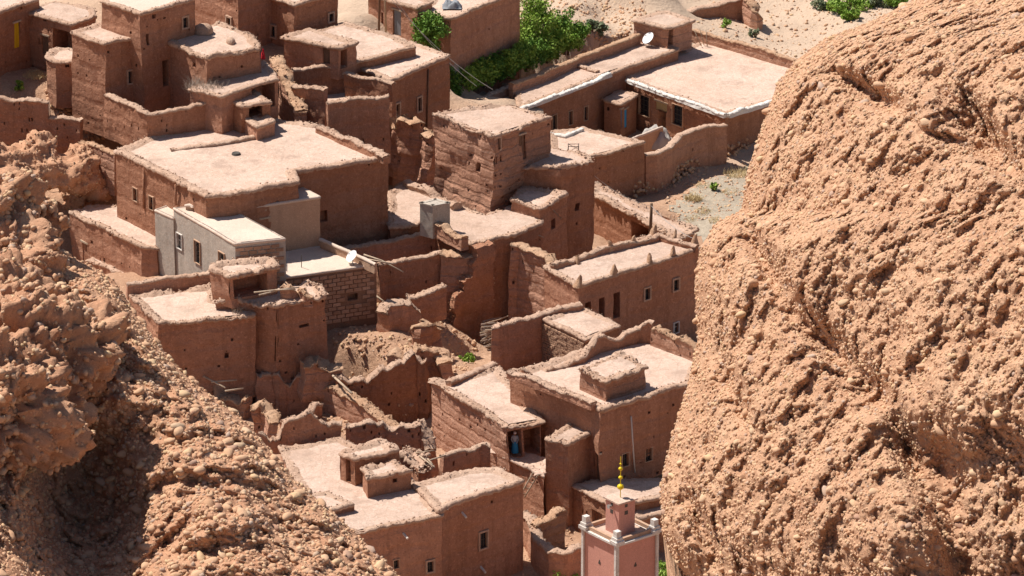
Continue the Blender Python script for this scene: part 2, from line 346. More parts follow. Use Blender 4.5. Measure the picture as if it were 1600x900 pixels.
def on(root, px, py, off=.08):
    fr, zb, z = FR[root.name]; t, i, u, h = pick(fr, px, py, zb, z + 1); A, e, n, L = fr[i]; return A + e * u + n * off + Vector((0, 0, h))
def wall(name, label, path, zb, th=.42, m='adobe', cop='coping', holes=0, jag=1., rough=1., parent=None, cat='wall', group=None):
    if m == 'adobe_eroded' and cop == 'coping': cop = 'ruin_top'
    pts = [P(*p) for p in path]; st = []
    for a, b in zip(pts, pts[1:]):
        k = max(1, int((b - a).xy.length / .2)); st += [a.lerp(b, j / k) for j in range(k)]
    st.append(pts[-1]); n = len(st); q = np.array([tuple(p) for p in st])
    tn = np.gradient(q[:, :2], axis=0); tn /= np.linalg.norm(tn, axis=1)[:, None] + 1e-9; nm = np.c_[tn[:, 1], -tn[:, 0], np.zeros(n)]
    zt = q[:, 2] + jag * (.13 * fbm(q * [1, 1, 0], .6, 3, 41) + rng.uniform(-.05, .05, n)); q[:, 2] = 0
    if jag >= 1.4: zt -= .35 * jag * np.clip(fbm(q, .55, 3, 47), 0, 1) ** 1.3 - .05 * jag
    H = zt.max() - zb; nv = max(2, int(H / .45)); G = []
    for side in (1, -1):
        rows = np.linspace(0, 1, nv + 1); g = q[:, None, :] + nm[:, None, :] * (side * th / 2 * (1.18 - .18 * rows))[None, :, None]
        g = np.repeat(g, 1, 1); g[:, :, 2] = zb + (zt - .1 - zb)[:, None] * rows[None]; G.append(rough3(g.reshape(-1, 3), rough).reshape(n, nv + 1, 3))
    mb = MB(); nh = int(holes * n * .25 / 10); cells = set(random.sample(range((n - 1) * nv), min((n - 1) * nv, nh)))
    for si, g in enumerate(G):
        for a in range(n - 1):
            nn = Vector(nm[a]) * (1 if si == 0 else -1)
            for b in range(nv):
                c4 = [Vector(g[a, b]), Vector(g[a + 1, b]), Vector(g[a + 1, b + 1]), Vector(g[a, b + 1])]
                if si: c4 = c4[::-1]
                cell(mb, *c4, nn, random.uniform(.4, .75) if a * nv + b in cells else 0, th * .45)
    for a in (0, n - 1):
        for b in range(nv): mb.quad(*[Vector(x) for x in (G[0][a, b], G[1][a, b], G[1][a, b + 1], G[0][a, b + 1])])
    root = parent or empty(name, Vector((q[:, 0].mean(), q[:, 1].mean(), zb)), label, cat, group)
    nmn = 'parapet' if parent else 'wall_body'
    w = mb.build(nmn, m, root, smooth=True)
    L, Rr = G[0][:, -1], G[1][:, -1]; V, F = [], []
    prof = ((.0, -.12, 0), (-.13, -.07, .4), (-.06, .03, 1), (.3, .07, 1), (.7, .07, 1), (1.06, .03, 1), (1.13, -.07, .4), (1., -.12, 0))
    jj = rng.uniform(-.05, .06, (n, len(prof))) * min(1.6, jag)
    for i in range(n):
        for k, (t, dz, a) in enumerate(prof):
            p = L[i] + (Rr[i] - L[i]) * t; V.append((p[0] + jj[i, k] * .7, p[1] + jj[i, (k + 2) % len(prof)] * .7, p[2] + dz + a * jj[i, k]))
    k = len(prof)
    for i in range(n - 1):
        for j in range(k - 1): F.append((i * k + j, i * k + j + 1, (i + 1) * k + j + 1, (i + 1) * k + j))
    F += [tuple(range(k)), tuple((n - 1) * k + j for j in range(k))[::-1]]
    if jag > .35: clods(V, F, [tuple(L[i] + (Rr[i] - L[i]) * rng.uniform(-.1, 1.1) + [0, 0, .05]) for i in rng.integers(0, n, int(n * 2.2 * min(2, jag)))], jag)
    mesh('coping', V, F, cop, w if parent else root)
    return root

# ------------------------------------------------------------------ buildings: upper left quarter
house('house', 'earth house with a bright yellow door at the village edge', [(-45, 38), (-2, 20), (60, -2), (10, -28)], 20.5, 15, [(27, 55, .6, 2.1, 'door:yellow')], 8)
hp = house('house', 'low earth house with a dark post-framed porch beside the small round-cornered tower', [(37, 18), (111, 38), (149, 26), (146, 14), (85, 2)], 19.6, 15, [(97, 66, 2., 2., 'deep'), (71, 70, .7, 1.5, 'door:dark_wood')], 8)
hm = house('house', 'two-level earth house with an arched dark doorway, lower wing', [(110, 51), (163, 68), (228, 54), (172, 34)], 20.8, 13.2, [(204, 120, .45, .95, 'win')], 14)
house('house', 'tall upper block with grey screed roof above the arched doorway', [(158, 1), (220, 22), (304, -3), (240, -26)], 23, 14.5, [(258, 114, .65, 2.1, 'deep'), (289, 35, .5, .8, 'win'), (240, 26, .3, .35, 'hole'), (232, 62, .3, .9, 'hole')], 10, roof='concrete_roof')
house('tower_hut', 'small pale-capped earth tower hut above a heap of stones', [(72, 88), (86, 96), (118, 95), (131, 87), (112, 76), (84, 77)], 18.2, 14.4, [(105, 102, .35, .35, 'hole')], 4, cat='hut')
ho = house('house', 'low earth house with lumpy roof carrying a clay dome and vent', [(264, 68), (323, 92), (407, 75), (392, 55), (343, 38), (290, 48)], 20, 14.8, [(302, 102, .35, .35, 'hole')], 5, lip=.2, jag=1.8)
house('house', 'tall plain earth house with one small window touching the top edge', [(300, -42), (370, -14), (424, -28), (355, -58)], 20.2, 14, [(358, 36, .55, .9, 'win')], 3)
house('house', 'earth house with two small framed windows behind a leaning pole', [(420, -6), (459, 7), (528, -12), (490, -24)], 19, 13.8, [(427, 49, .55, .9, 'win'), (517, 27, .45, .65, 'win')], 4)
house('house', 'flat earth roof over a dark open stable, stones lying on it', [(296, 138), (346, 150), (391, 134), (434, 124), (412, 96), (330, 122)], 18, 14.2, [(412, 150, 2., 2., 'deep')], 0, lip=.1)
house('lean_to', 'little earth oven shed with dark mouth below the open stable', [(349, 152), (378, 165), (424, 160), (398, 143)], 17.2, 14.4, [(399, 174, 1.1, .9, 'deep')], 0, cat='shed')
house('lean_to', 'stepped low earth block at the roof edge beside the oven shed', [(384, 186), (402, 198), (430, 190), (412, 178)], 16.1, 14.4, [], 0, cat='shed')
wall('courtyard_wall', 'earth courtyard wall with pale coping and a row of putlog holes above the wide roof', [(166, 145, 17.1), (231, 174, 17.1), (290, 164, 17.1), (349, 155, 17.1)], 13.6, .5, holes=14)
wall('terrace_wall', 'long low earth wall stepping down over the red rocks', [(-30, 148, 16), (76, 157, 16), (77, 178, 14.9), (127, 185, 14.9)], 11.5, .5, holes=18)
wall('terrace_wall', 'crumbling brick terrace wall running into the wide-roofed house', [(127, 219, 13.4), (182, 240, 13.4)], 10, .5, m='adobe_eroded', holes=4)

# the wide-roofed house
hb = house('house', 'largest earth house with a wide dusty flat roof and two windows', [(180, 235), (323, 307), (364, 303), (467, 285), (460, 270), (606, 247), (498, 197), (432, 188), (349, 191), (236, 213)], 15, 6.8,
           [(212, 304, .55, 1., 'wint'), (237, 317, .55, 1., 'wint'), (505, 338, .6, .9, 'hole')], 5, lip=.22, lipw=.6, jag=1.4)
wall('', '', [(498, 195, 15.6), (604, 242, 15.6)], 14.9, .55, parent=hb, jag=1.3)
wall('', '', [(267, 231, 15.22), (330, 224, 15.25), (399, 210, 15.3)], 14.8, .5, parent=hb, m='coping', jag=.7)
house('house', 'low earth house with whitish drain pipe below the wide-roofed house', [(110, 332), (181, 366), (222, 386), (247, 388), (262, 376), (238, 335), (181, 320), (150, 321)], 9.7, 5, [(133, 396, .7, 1.7, 'door:adobe'), (143, 378, .3, .3, 'hole')], 9, jag=1.4)
house('terrace', 'curved low mud terrace propped by a leaning stick', [(136, 405), (184, 394), (247, 414), (232, 426), (198, 431)], 6.9, 4.5, [], 0, jag=1.3, cat='terrace')

# courtyard house and long house up the middle
hp2 = house('house', 'high earth courtyard with an inner lit wall and doorway', [(456, 124), (511, 162), (608, 150), (617, 131), (541, 108), (470, 108)], 14.7, 10, [], 12, lip=.02)
wall('', '', [(456, 131, 16.8), (510, 140, 16.8)], 13, .5, parent=hp2)
wall('', '', [(511, 157, 16.5), (560, 152, 16.5), (608, 146, 16.6)], 11, .5, parent=hp2, holes=8, m='adobe')
wall('', '', [(458, 107, 17), (541, 99, 17)], 14, .5, parent=hp2)
wall('', '', [(541, 110, 16.8), (616, 128, 16.8)], 14, .45, parent=hp2)
wall('', '', [(430, 92, 17.2), (446, 116, 17), (458, 135, 16.6), (470, 170, 15.6)], 13.5, .9, parent=hp2, m='adobe_eroded', jag=2)
hq = house('house', 'long smooth earth house with stair hut on its roof and drain pipe', [(612, 125), (702, 87), (645, 66), (540, 36), (446, 60), (552, 102)], 16.2, 7.5, [(621, 173, .45, 1.1, 'win'), (655, 163, .45, 1.1, 'win')], 0, rough=.6, lip=.18)
house('', '', [(553, 97), (648, 73), (604, 53), (537, 38), (456, 58)], 16.95, 16.0, [], 0, parent=hq, lip=.05)
house('stair_hut', 'mud-roofed stair hut with dark doorway on the long house', [(442, 58), (529, 75), (556, 66), (484, 46)], 18.6, 16.0, [(538, 90, .75, 1.7, 'deep'), (510, 84, .7, 1.6, 'door:dark_wood')], 0, cat='hut', ov=.25)
# houses at the top edge
house('house', 'low earth house with a blue-grey plank door by the dense round shrub', [(575, -8), (652, 14), (676, 2), (620, -18)], 12.6, 7.5, [(621, 36, .9, 2.2, 'door:grey_door')], 4)
house('house', 'long earth house with blank side wall above the garden slope', [(652, 20), (705, 29), (812, -14), (700, -24)], 12, 3.5, [], 2)

# ------------------------------------------------------------------ compound with white copings
hr = house('house', 'wide flat earth roof house with white front coping and courtyard facade', [(978, 122), (1133, 178), (1302, 128), (1240, 102), (1100, 64), (1062, 82)], 4, -.6,
           [(1007, 165, 1.25, 1.75, 'wint'), (1059, 180, 1.25, 1.75, 'wint'), (1034, 193, .95, 2.3, 'deep'), (1033, 167, 1.4, .8, 'door:tan_panel')], 0, rough=.4, lip=.16)
wall('', '', [(980, 121, 4.3), (1133, 177, 4.3)], 3.9, .35, parent=hr, cop='white', m='white', jag=.8)
wall('', '', [(1137, 178, 4.25), (1215, 153, 4.25)], 3.9, .4, parent=hr, cop='white', m='white', jag=.9)
wall('', '', [(1082, 44, 5), (1160, 66, 5), (1250, 93, 5)], 3.8, .4, parent=hr, m='adobe_eroded')
hl = house('house', 'narrow roof wing with white coping, three small windows and satellite dish', [(811, 169), (953, 114), (1060, 77), (1000, 57), (806, 141)], 5, -.6,
           [(866, 191, .55, 1.3, 'wint'), (891, 184, .5, 1.2, 'wint'), (915, 177, .5, 1.2, 'wint')], 0, rough=.4)
wall('', '', [(811, 168, 5.25), (953, 113, 5.25)], 4.9, .4, parent=hl, cop='white', m='white', jag=.8)
wall('', '', [(800, 130, 5.9), (900, 90, 5.9), (998, 52, 5.9)], 3, .5, parent=hl, m='adobe_eroded', jag=.7)
wall('', '', [(899, 98, 5.3), (934, 110, 5.3)], 4.8, .4, parent=hl, jag=.8)
wall('terrace_wall', 'low sloping earth wall between the hedge and the white-coped wing', [(733, 161, 5), (802, 131, 5.3)], 2.5, .5)
house('stair_hut', 'brick stair hut with overhanging mud roof behind the satellite dish', [(991, 31), (1043, 43), (1081, 32), (1040, 18)], 6.9, 4.4, [(1048, 58, .65, 1.5, 'deep')], 0, cat='hut', ov=.3, wall='adobe_eroded')
house('porch', 'small mud-roofed washroom porch with a bright blue door', [(944, 156), (970, 162), (995, 148), (966, 142)], 3.2, -.6, [(970.5, 186, .4, 1.7, 'door:blue'), (950, 170, .3, .35, 'hole'), (978, 185, .5, 1.7, 'door:blue')], 0, cat='porch', ov=.2, rough=.4)
hf = house('house', 'low front wing with smooth pale roof bearing a metal stand', [(857, 205), (910, 199), (1007, 222), (921, 246), (859, 234)], 4.3, -1.4, [], 3, lip=.08)
wall('', '', [(858, 205, 4.5), (885, 210, 4.5), (910, 198, 4.6)], 4.2, .35, parent=hf, cop='white', m='white', jag=.7)
wall('courtyard_wall', 'sweeping curved courtyard wall above the stream bed', [(1007, 240, 3.2), (1024, 239, 3.15), (1042, 229, 3.35), (1060, 209, 3.8), (1082, 200, 3.85), (1132, 193, 3.6)], -1.2, .55, jag=.8, holes=2)
wall('courtyard_wall', 'thin plank-like inner wall inside the courtyard', [(984, 216, 2.3), (1036, 197, 2.3)], -.5, .2, m='tan_render', cop='concrete_roof', jag=.3)
wall('field_wall', 'shaded field wall with pale top behind the compound', [(1050, 22, 3.8), (1110, 6, 4.1), (1168, -8, 4.4)], 1, .7)
wall('field_wall', 'short broken field wall at the dry garden edge', [(1166, -6, 4.6), (1182, 10, 4.2), (1186, 22, 3.4)], 1, .8, m='adobe_eroded', jag=2)

FOOT.append((ccw([Vector((*P(x, y, .2).xy, 0)) for x, y in [(800, 175), (812, 158), (985, 122), (1133, 188), (1128, 235), (1008, 270), (860, 262)]]), -.1))
# ------------------------------------------------------------------ concrete house
hc = house('house', 'grey concrete house with barred windows and block end wall', [(271, 325), (367, 381), (446, 373), (364, 328), (345, 318)], 13.3, 7.2,
           [(281, 377, .75, 1.15, 'winw'), (309, 394, .8, 1.7, 'wint'), (347, 405, .8, 1., 'wint')], 0, rough=.15, wall='concrete', roof='concrete_roof', cop='concrete_roof', ov=.04, lip=.1, lipw=.2, flat=True)
house('house', 'lower grey concrete bay stepping down at the end of the barred house', [(242, 328), (271, 341), (290, 334), (262, 321)], 12.6, 7.2, [], 0, rough=.15, wall='concrete', roof='concrete_roof', cop='concrete_roof', ov=.03, lip=.1, lipw=.15, flat=True)
hcb = house('house', 'tan rendered rear block of the concrete house', [(364, 328), (500, 307), (467, 290), (290, 320)], 13.7, 8, [(414, 351, .6, .9, 'door:yellow')], 0, rough=.2, wall='tan_render', roof='concrete_roof', cop='concrete_roof', ov=.08, lip=.08, lipw=.25, flat=True)
ht = house('house', 'block-walled terrace with white satellite dish', [(445, 433), (588, 413), (503, 382), (446, 394)], 9.8, 4.2, [(551, 464, .8, .5, 'hole')], 0, rough=.1, wall='mortar', roof='concrete_roof', cop='concrete_roof', ov=.06, lip=.06, lipw=.2, flat=True)
wall('', '', [(503, 371, 10.6), (588, 411, 10.4)], 9.6, .25, parent=ht, m='tan_render', cop='concrete_roof', jag=.2)
def blocks(root, pts, z, zlo, bw, bh, m='block', skip=None):
    """each block its own part, standing 3 cm proud of the mortar"""
    a, b = (Vector((*P(x, y, z).xy, 0)) for x, y in pts); e = (b - a); L = e.length; e /= L; n = Vector((e.y, -e.x, 0)); base = wloc(root); mes = []
    for v in range(3):
        bm = bmesh.new(); bmesh.ops.create_cube(bm, size=1)
        for q in bm.verts: q.co = Vector((q.co.x * (bw - .08), q.co.y * .16, q.co.z * (bh - .075))) + Vector([random.uniform(-.018, .018) for _ in range(3)])
        me = bpy.data.meshes.new('block'); bm.to_mesh(me); bm.free(); me.materials.append(M[m]); mes.append(me)
    r, zz = 0, z - .3
    while zz - bh > zlo:
        u = bw * (.5 if r % 2 else 0) + bw / 2
        while u < L - bw / 2 + .02:
            p = a + e * u + Vector((0, 0, zz - bh / 2))
            if not skip or not skip(u, p.z):
                o = bpy.data.objects.new('block', random.choice(mes)); C.objects.link(o); o.parent = root
                o.location = p + n * random.uniform(-.02, .015) - base; o.rotation_euler = (0, 0, math.atan2(e.y, e.x) + random.uniform(-.01, .01))
            u += bw
        zz -= bh; r += 1
HF = pick(wall_frames(ccw([Vector((*P(x, y, 9.8).xy, 0)) for x, y in [(445, 433), (588, 413), (503, 382), (446, 394)]]), 4), 551, 464, 4, 9.8)
blocks(ht, [(445, 433), (588, 413)], 9.8, 5.4, .66, .32, skip=lambda u, zz: abs(u - HF[2]) < .75 and abs(zz - HF[3]) < .42)
blocks(hc, [(367, 381), (446, 373)], 13.3, 9.6, .66, .32)

# ------------------------------------------------------------------ middle: ruined rooms, terrace, towers
wall('ruin_wall', 'rear wall of the narrow roofless room beside the block terrace', [(534, 386, 9.2), (600, 375, 9.2), (678, 362, 9.3)], 6, .5, holes=3)
wall('ruin_wall', 'front wall of the narrow roofless room with pale top', [(590, 413, 8.9), (640, 402, 8.9), (690, 392, 9.1)], 5, .5, holes=5)
wall('ruin_wall', 'rounded mud wall remnant below the block terrace', [(597, 486, 7), (606, 474, 7.4), (622, 468, 7.6), (640, 473, 7.3), (654, 486, 6.6)], 4.5, .9, jag=2.2, rough=2, holes=4)
wall('ruin_wall', 'low mud wall closing the rubble yard behind the weed', [(634, 463, 7.2), (655, 457, 7.4), (676, 452, 7.5), (694, 447, 7.5)], 5, .6, jag=2, rough=1.6, holes=4)
wall('ruin_wall', 'pillar-like clod of wall standing on the rubble', [(652, 508, 6.5), (660, 502, 7.1), (670, 505, 6.8), (677, 514, 6.0)], 4, 1.1, m='adobe_eroded', jag=3, rough=3.5, holes=6)
wall('ruin_wall', 'crumbled crest between the rubble mound and the pit', [(606, 545, 6.2), (622, 552, 6.0), (660, 548, 5.8), (690, 556, 5.2), (702, 575, 4.9)], 3, .9, m='adobe_eroded', jag=3, rough=3, holes=6)
wall('ruin_wall', 'broken cross wall inside the dark pit', [(440, 655, 3.2), (470, 640, 3.4), (500, 634, 3.1)], .3, .6, jag=2, holes=6)
wall('ruin_wall', 'worn mud ridge from the cracked house to the rubble', [(470, 575, 5.4), (492, 566, 5.7), (512, 560, 6), (530, 565, 5.7)], 3, 1.2, m='adobe_eroded', jag=3, rough=3)
wall('ruin_wall', 'short stub beside the curved wall under the brush logs', [(395, 640, 4.6), (412, 632, 5.), (420, 648, 4.4), (426, 668, 4.2)], 1, .8, m='adobe_eroded', jag=3, rough=2.5, holes=8)
hct = house('house', 'ruined house with broad dusty terrace and sheer shaded front', [(607, 302), (633, 283), (714, 321), (759, 336), (787, 326), (800, 318), (846, 338), (847, 349), (801, 367), (734, 381), (700, 366), (676, 352), (655, 349), (608, 356)], 9.8, 2.6, [(756, 403, .4, .7, 'hole')], 4, lip=.12, jag=1.6)
wall('', '', [(677, 344, 10.6), (726, 371, 10.5)], 9.5, .6, parent=hct, m='adobe_eroded', jag=1.5)
wall('', '', [(634, 281, 10.2), (680, 302, 10.1), (716, 322, 10.1)], 9.5, .7, parent=hct, m='coping', jag=1.5)
wall('ruin_wall', 'ragged brick stub leaning at the terrace corner above the rubble', [(689, 396, 9.0), (712, 391, 9.3), (736, 396, 9.0), (741, 400, 8.3)], 4, 1., m='adobe_eroded', jag=2.5, holes=10)
def ragged(name, label, outline, line, th, m):
    """standing remnant of a wall: an uneven outline in the plane of a wall line, with thickness and worn edges"""
    a, b = (Vector((*P(x, y, 9.8).xy, 0)) for x, y in line); e = (b - a).normalized(); n = Vector((e.y, -e.x, 0)); n = n if n.y < 0 else -n; uv = []
    for x, y in outline:
        d = ray(x, y); t = (a + n * th - Vector((0, 0, CH))).dot(n) / d.dot(n); p = Vector((0, 0, CH)) + d * t; uv.append(Vector(((p - a).dot(e), p.z)))
    rim = []
    for p, q in zip(uv, uv[1:] + uv[:1]):
        k = max(1, int((q - p).length / .22)); rim += [p.lerp(q, t / k) + Vector((random.uniform(-.09, .09), random.uniform(-.09, .09))) for t in range(k)]
    us = [p.x for p in rim]; vs = [p.y for p in rim]; gx_, gy_ = np.meshgrid(np.arange(min(us), max(us), .4), np.arange(min(vs), max(vs), .4)); gx_, gy_ = gx_.ravel(), gy_.ravel()
    sel = inside([Vector((p.x, p.y, 0)) for p in rim], gx_, gy_); pts = rim + [Vector((x, y)) for x, y in zip(gx_[sel], gy_[sel])]; k = len(rim)
    vo, _, fo, *_ = geometry.delaunay_2d_cdt(pts, [(t, (t + 1) % k) for t in range(k)], [], 1, 1e-4); V = []; m_ = len(vo)
    for d in (th, 0): V += [a + e * p.x + n * d + Vector((0, 0, p.y)) for p in vo]
    V = rough3(np.array([tuple(v) for v in V]), 2.4); F = [tuple(f) for f in fo] + [tuple(m_ + q for q in f[::-1]) for f in fo]
    idx_ = {}
    for t, p in enumerate(vo): idx_[(round(p.x, 4), round(p.y, 4))] = t
    rr = [idx_.get((round(p.x, 4), round(p.y, 4))) for p in rim]
    F += [(p, q, m_ + q, m_ + p) for p, q in zip(rr, rr[1:] + rr[:1]) if p is not None and q is not None]
    root = empty(name, Vector((V[:, 0].mean(), V[:, 1].mean(), V[:, 2].min())), label, 'wall'); mesh('wall_body', V, F, m, root, False)
    cv, cf = [], []; clods(cv, cf, [tuple(a + e * p.x + n * random.uniform(0, th) + Vector((0, 0, p.y))) for p in rim for _ in range(2)], 2); mesh('crumbs', cv, cf, 'ruin_top', root)
ragged('ruin_wall', 'sheer ragged wall end with curving broken edge above the rubble', [(742, 388), (744, 400), (736, 414), (737, 430), (722, 442), (728, 455), (713, 462), (708, 482), (711, 500), (707, 516), (716, 528), (730, 541), (748, 560), (772, 556), (772, 380)], [(734, 381), (801, 367)], .8, 'adobe')
house('tower', 'square earth tower stub with small pale roof at the terrace end', [(799, 312), (844, 325), (887, 304), (816, 291)], 10.7, 2.8, [(866, 350, .6, .8, 'hole')], 4, cat='tower', jag=1.8)
hk = house('house', 'ruinous tall earth house with cracked layered wall and small upper door', [(677, 178), (768, 214), (858, 185), (794, 163)], 15.5, 8.8, [(816, 230, .5, 2., 'door:dark_wood'), (777, 225, .55, .9, 'win'), (747, 262, .5, .8, 'hole')], 16, wall='adobe_eroded', rough=2.6, jag=2, ov=.05)
house('house', 'earth tower house with straw-edged terrace roof in front of the ruinous one', [(764, 244), (813, 259), (876, 265), (929, 252), (905, 238), (860, 230), (845, 212)], 12.4, 3, [(902, 324, .4, .6, 'hole'), (780, 290, .5, .9, 'hole')], 8, lip=.1, jag=2.2, rough=1.4)
wall('ruin_wall', 'crumbled lumpy red wall stump left of the cracked layered wall', [(612, 172, 13.6), (630, 186, 13.4), (648, 196, 12.9), (656, 206, 12.2), (668, 208, 12.6), (678, 214, 12.4)], 8.6, 1.1, m='adobe_eroded', jag=3.5, rough=4, holes=14)
# house with pinnacles
hh = house('house', 'smooth earth house with clay pinnacles around its roof', [(850, 417), (904, 448), (1093, 387), (1029, 366)], 9.4, 1.6,
           [(1056, 445, .5, .85, 'win'), (1011, 459, .5, .85, 'win'), (964, 477, .65, 2., 'deep'), (941, 481, .55, 1.6, 'deep'), (919, 484, .6, 1.2, 'deep'), (1056, 512, .5, .8, 'winw')], 0, rough=.5, lip=.16)
wall('', '', [(862, 414, 9.8), (940, 388, 9.8), (1028, 365, 9.9)], 9.2, .4, parent=hh, jag=1.2)
wall('', '', [(1030, 364, 9.9), (1090, 383, 9.8)], 9.2, .35, parent=hh)
for x, y, s in ((1023, 366, .95), (1058, 371, .8), (1088, 382, 1.), (1055, 395, .75), (1013, 408, .8), (960, 427, .8), (902, 445, .9), (953, 390, .9), (987, 380, .8), (904, 408, .6), (872, 414, .6)):
    c = P(x, y, 9.55); V = MB(); V.lathe((0, 0, 0), [(.34 * s, -.1), (.30 * s, .15 * s), (.2 * s, .45 * s), (.13 * s, .7 * s), (.07 * s, .85 * s), (0, .88 * s)], 9)
    v = np.array([tuple(q) for q in V.V]); v += np.array(c); v = rough3(v, 2.6); v[:, :2] += rng.uniform(-.025, .025, (len(v), 2)); mesh('pinnacle', v, V.F, 'ruin_top', hh)
wall('ruin_wall', 'layered red wall with stepped top beside the pinnacle house', [(796, 378, 9.5), (812, 380, 9.4), (834, 389, 9.3), (856, 398, 9.3), (858, 410, 8.8), (876, 428, 8.6), (893, 447, 8.6)], 2.2, .7, m='adobe_eroded', holes=14, jag=1.2, rough=1.5)
hs = house('shed', 'long shed with uneven pale brush roof and dark open front', [(925, 300), (1062, 372), (1086, 358), (1000, 322), (926, 284)], 5, 1, [(1000, 366, 2.6, 1.6, 'deep')], 0, lip=.06, jag=2.4, cat='shed', ov=.3)
# room and house with the roof hut
wall('ruin_wall', 'tall orange-brown earth wall beside the stacked firewood', [(768, 514, 8.1), (778, 508, 8.4), (812, 498, 8.4), (852, 485, 8.5), (880, 478, 8.5), (908, 474, 8.4)], 3.6, .55, holes=3, jag=1.2)
hx = house('house', 'small flat-roofed room with brick side below the pinnacle house', [(849, 499), (914, 530), (968, 508), (908, 480)], 8, 3.6, [], 0, wall='mortar', lip=.14)
def bricks(root, pts, z, zlo, bw, bh, m='block'):
    a, b = (Vector((*P(x, y, z).xy, 0)) for x, y in pts); e = (b - a); L = e.length; e /= L; n = Vector((e.y, -e.x, 0)); mb = MB(); r, zz = 0, z - .3
    while zz - bh > zlo:
        u = -bw * random.random()
        while u < L - .05:
            d = random.uniform(.0, .07); mb.box(a, e, n, max(0, u + .02), min(L, u + bw - .02), zz - bh + .02 + random.uniform(-.015, .015), zz - .02, -.1, .07 + d); u += bw
        zz -= bh; r += 1
    o = mb.build('brickwork', m, root); o['kind'] = 'stuff'
bricks(hx, [(849, 499), (914, 530)], 8, 3.8, .38, .18)
wall('courtyard_wall', 'low earth parapet with green weed behind it', [(701, 595, 6.9), (740, 578, 6.9), (773, 564, 6.9)], 4.6, .5)
hg = house('house', 'two-storey earth house with roof hut, pale drain pipe and two barred windows', [(797, 581), (929, 634), (938, 642), (1082, 598), (1100, 560), (1024, 514), (915, 545), (820, 577)], 8.8, 2.6,
           [(934, 729, .85, 2.1, 'door:dark_wood'), (977, 718, .6, .95, 'wint'), (1013, 710, .6, .95, 'wint')], 10, lip=.2, lipw=.55, jag=1.3)
wall('', '', [(798, 577, 9.35), (860, 600, 9.35), (928, 627, 9.3)], 8.7, .45, parent=hg)
wall('', '', [(818, 577, 9.2), (880, 564, 9.2), (910, 554, 9.3), (918, 536, 9.9), (932, 524, 10.1), (1000, 508, 10.1), (1014, 500, 10.5), (1022, 503, 10.4)], 8.6, .5, parent=hg, jag=1.4)
wall('', '', [(1022, 512, 10.1), (1045, 522, 10.0), (1075, 536, 9.9), (1092, 545, 9.8)], 8.6, .5, parent=hg, m='adobe_eroded', jag=2, holes=8)
house('stair_hut', 'square brick roof hut with lumpy overhanging mud cap', [(908, 577), (947, 595), (1007, 573), (970, 553)], 10.4, 8.8, [], 0, cat='hut', ov=.2, jag=2, wall='adobe_eroded')
hlo = house('house', 'loggia house with two dark arches and a figure inside', [(672, 590), (748, 640), (793, 666), (846, 657), (812, 622), (800, 598), (775, 574), (705, 598)], 6.5, .6, [(805, 693, 1.0, 2.1, 'deep'), (833, 690, 1.45, 2.0, 'deep')], 12, lip=.12, jag=1.6, wall='adobe_eroded', rough=1.3, ov=.2)
house('terrace', 'narrow front terrace with whitish worn coping and ladder', [(764, 699), (850, 744), (855, 718), (793, 703)], 4, .2, [], 4, cat='terrace', lip=.1, cop='roof')
house('house', 'small pale lit block between the loggia and the two-storey house', [(854, 686), (889, 694), (941, 668), (905, 657)], 6.6, .2, [], 3, jag=1.5)
house('terrace', 'shaded yard terrace in front of the two-storey house', [(894, 757), (961, 792), (1042, 772), (1075, 748), (941, 750)], 3.4, -.8, [(934, 812, 1.2, 1.2, 'hole')], 3, cat='terrace')
house('house', 'low roof strip behind the minaret', [(985, 812), (1045, 800), (1060, 780), (1000, 792)], 2.6, -.8, [], 0)
wall('ruin_wall', 'curved broken wall with thick pale top beside the minaret', [(815, 798, 2.3), (832, 814, 2.3), (842, 842, 2.1), (862, 860, 2.1), (886, 862, 2.2), (910, 852, 2.3)], -.8, .6, jag=1.3)
wall('ruin_wall', 'short lumpy wall stub above the curved broken wall', [(834, 818, 2.6), (856, 806, 2.9), (879, 799, 2.9)], -.5, .7, m='adobe_eroded', jag=2)

# ------------------------------------------------------------------ left middle: cracked houses and the pit
hj = house('house', 'low-roofed earth house with rough front beside the stony slope', [(203, 462), (247, 506), (304, 502), (397, 493), (384, 476), (336, 470), (336, 449)], 9.3, 3, [(356, 555, .3, .4, 'hole')], 7, jag=1.8, rough=1.3)
wall('', '', [(199, 440, 10.2), (260, 433, 10.2), (331, 424, 10.2)], 8.9, .45, parent=hj)
hj2 = house('house', 'cracked tall earth house with broken upper edge and a long dark split', [(336, 469), (402, 474), (430, 479), (488, 468), (510, 465), (495, 444), (430, 446), (350, 454)], 10, 3, [(478, 509, .8, .25, 'hole'), (431, 500, .13, 1.4, 'hole'), (428, 545, .1, 2., 'hole')], 14, jag=2.6, rough=1.6)
house('shelter', 'roofless hut with sagging brushwood top and dark open front', [(331, 422), (360, 432), (433, 417), (424, 408), (342, 412)], 12.1, 9.6, [(392, 447, 2.7, 1.5, 'deep')], 0, cat='shelter', jag=2.2, lip=.2, rough=1.2, ov=.25)
wall('ruin_wall', 'jagged wall end right of the brushwood hut', [(440, 446, 10.9), (454, 440, 11.3), (468, 444, 11), (480, 456, 10.6), (492, 462, 10.3)], 9.5, .6, m='adobe_eroded', jag=3, rough=2, holes=10)
wall('ruin_wall', 'tumbled small stone hut wall at the foot of the cracked house', [(305, 578, 4.9), (330, 576, 5), (348, 592, 4.8), (372, 612, 4.2), (392, 628, 3.6)], 1, .9, m='adobe_eroded', jag=3, rough=2.5, holes=10)
wall('ruin_wall', 'shaded pit wall with a lump on its crest below the cracked house', [(399, 590, 4.5), (428, 589, 4.4), (436, 580, 5), (446, 588, 4.5), (502, 586, 4.6)], .3, .6, holes=14, jag=2.6, rough=1.6)
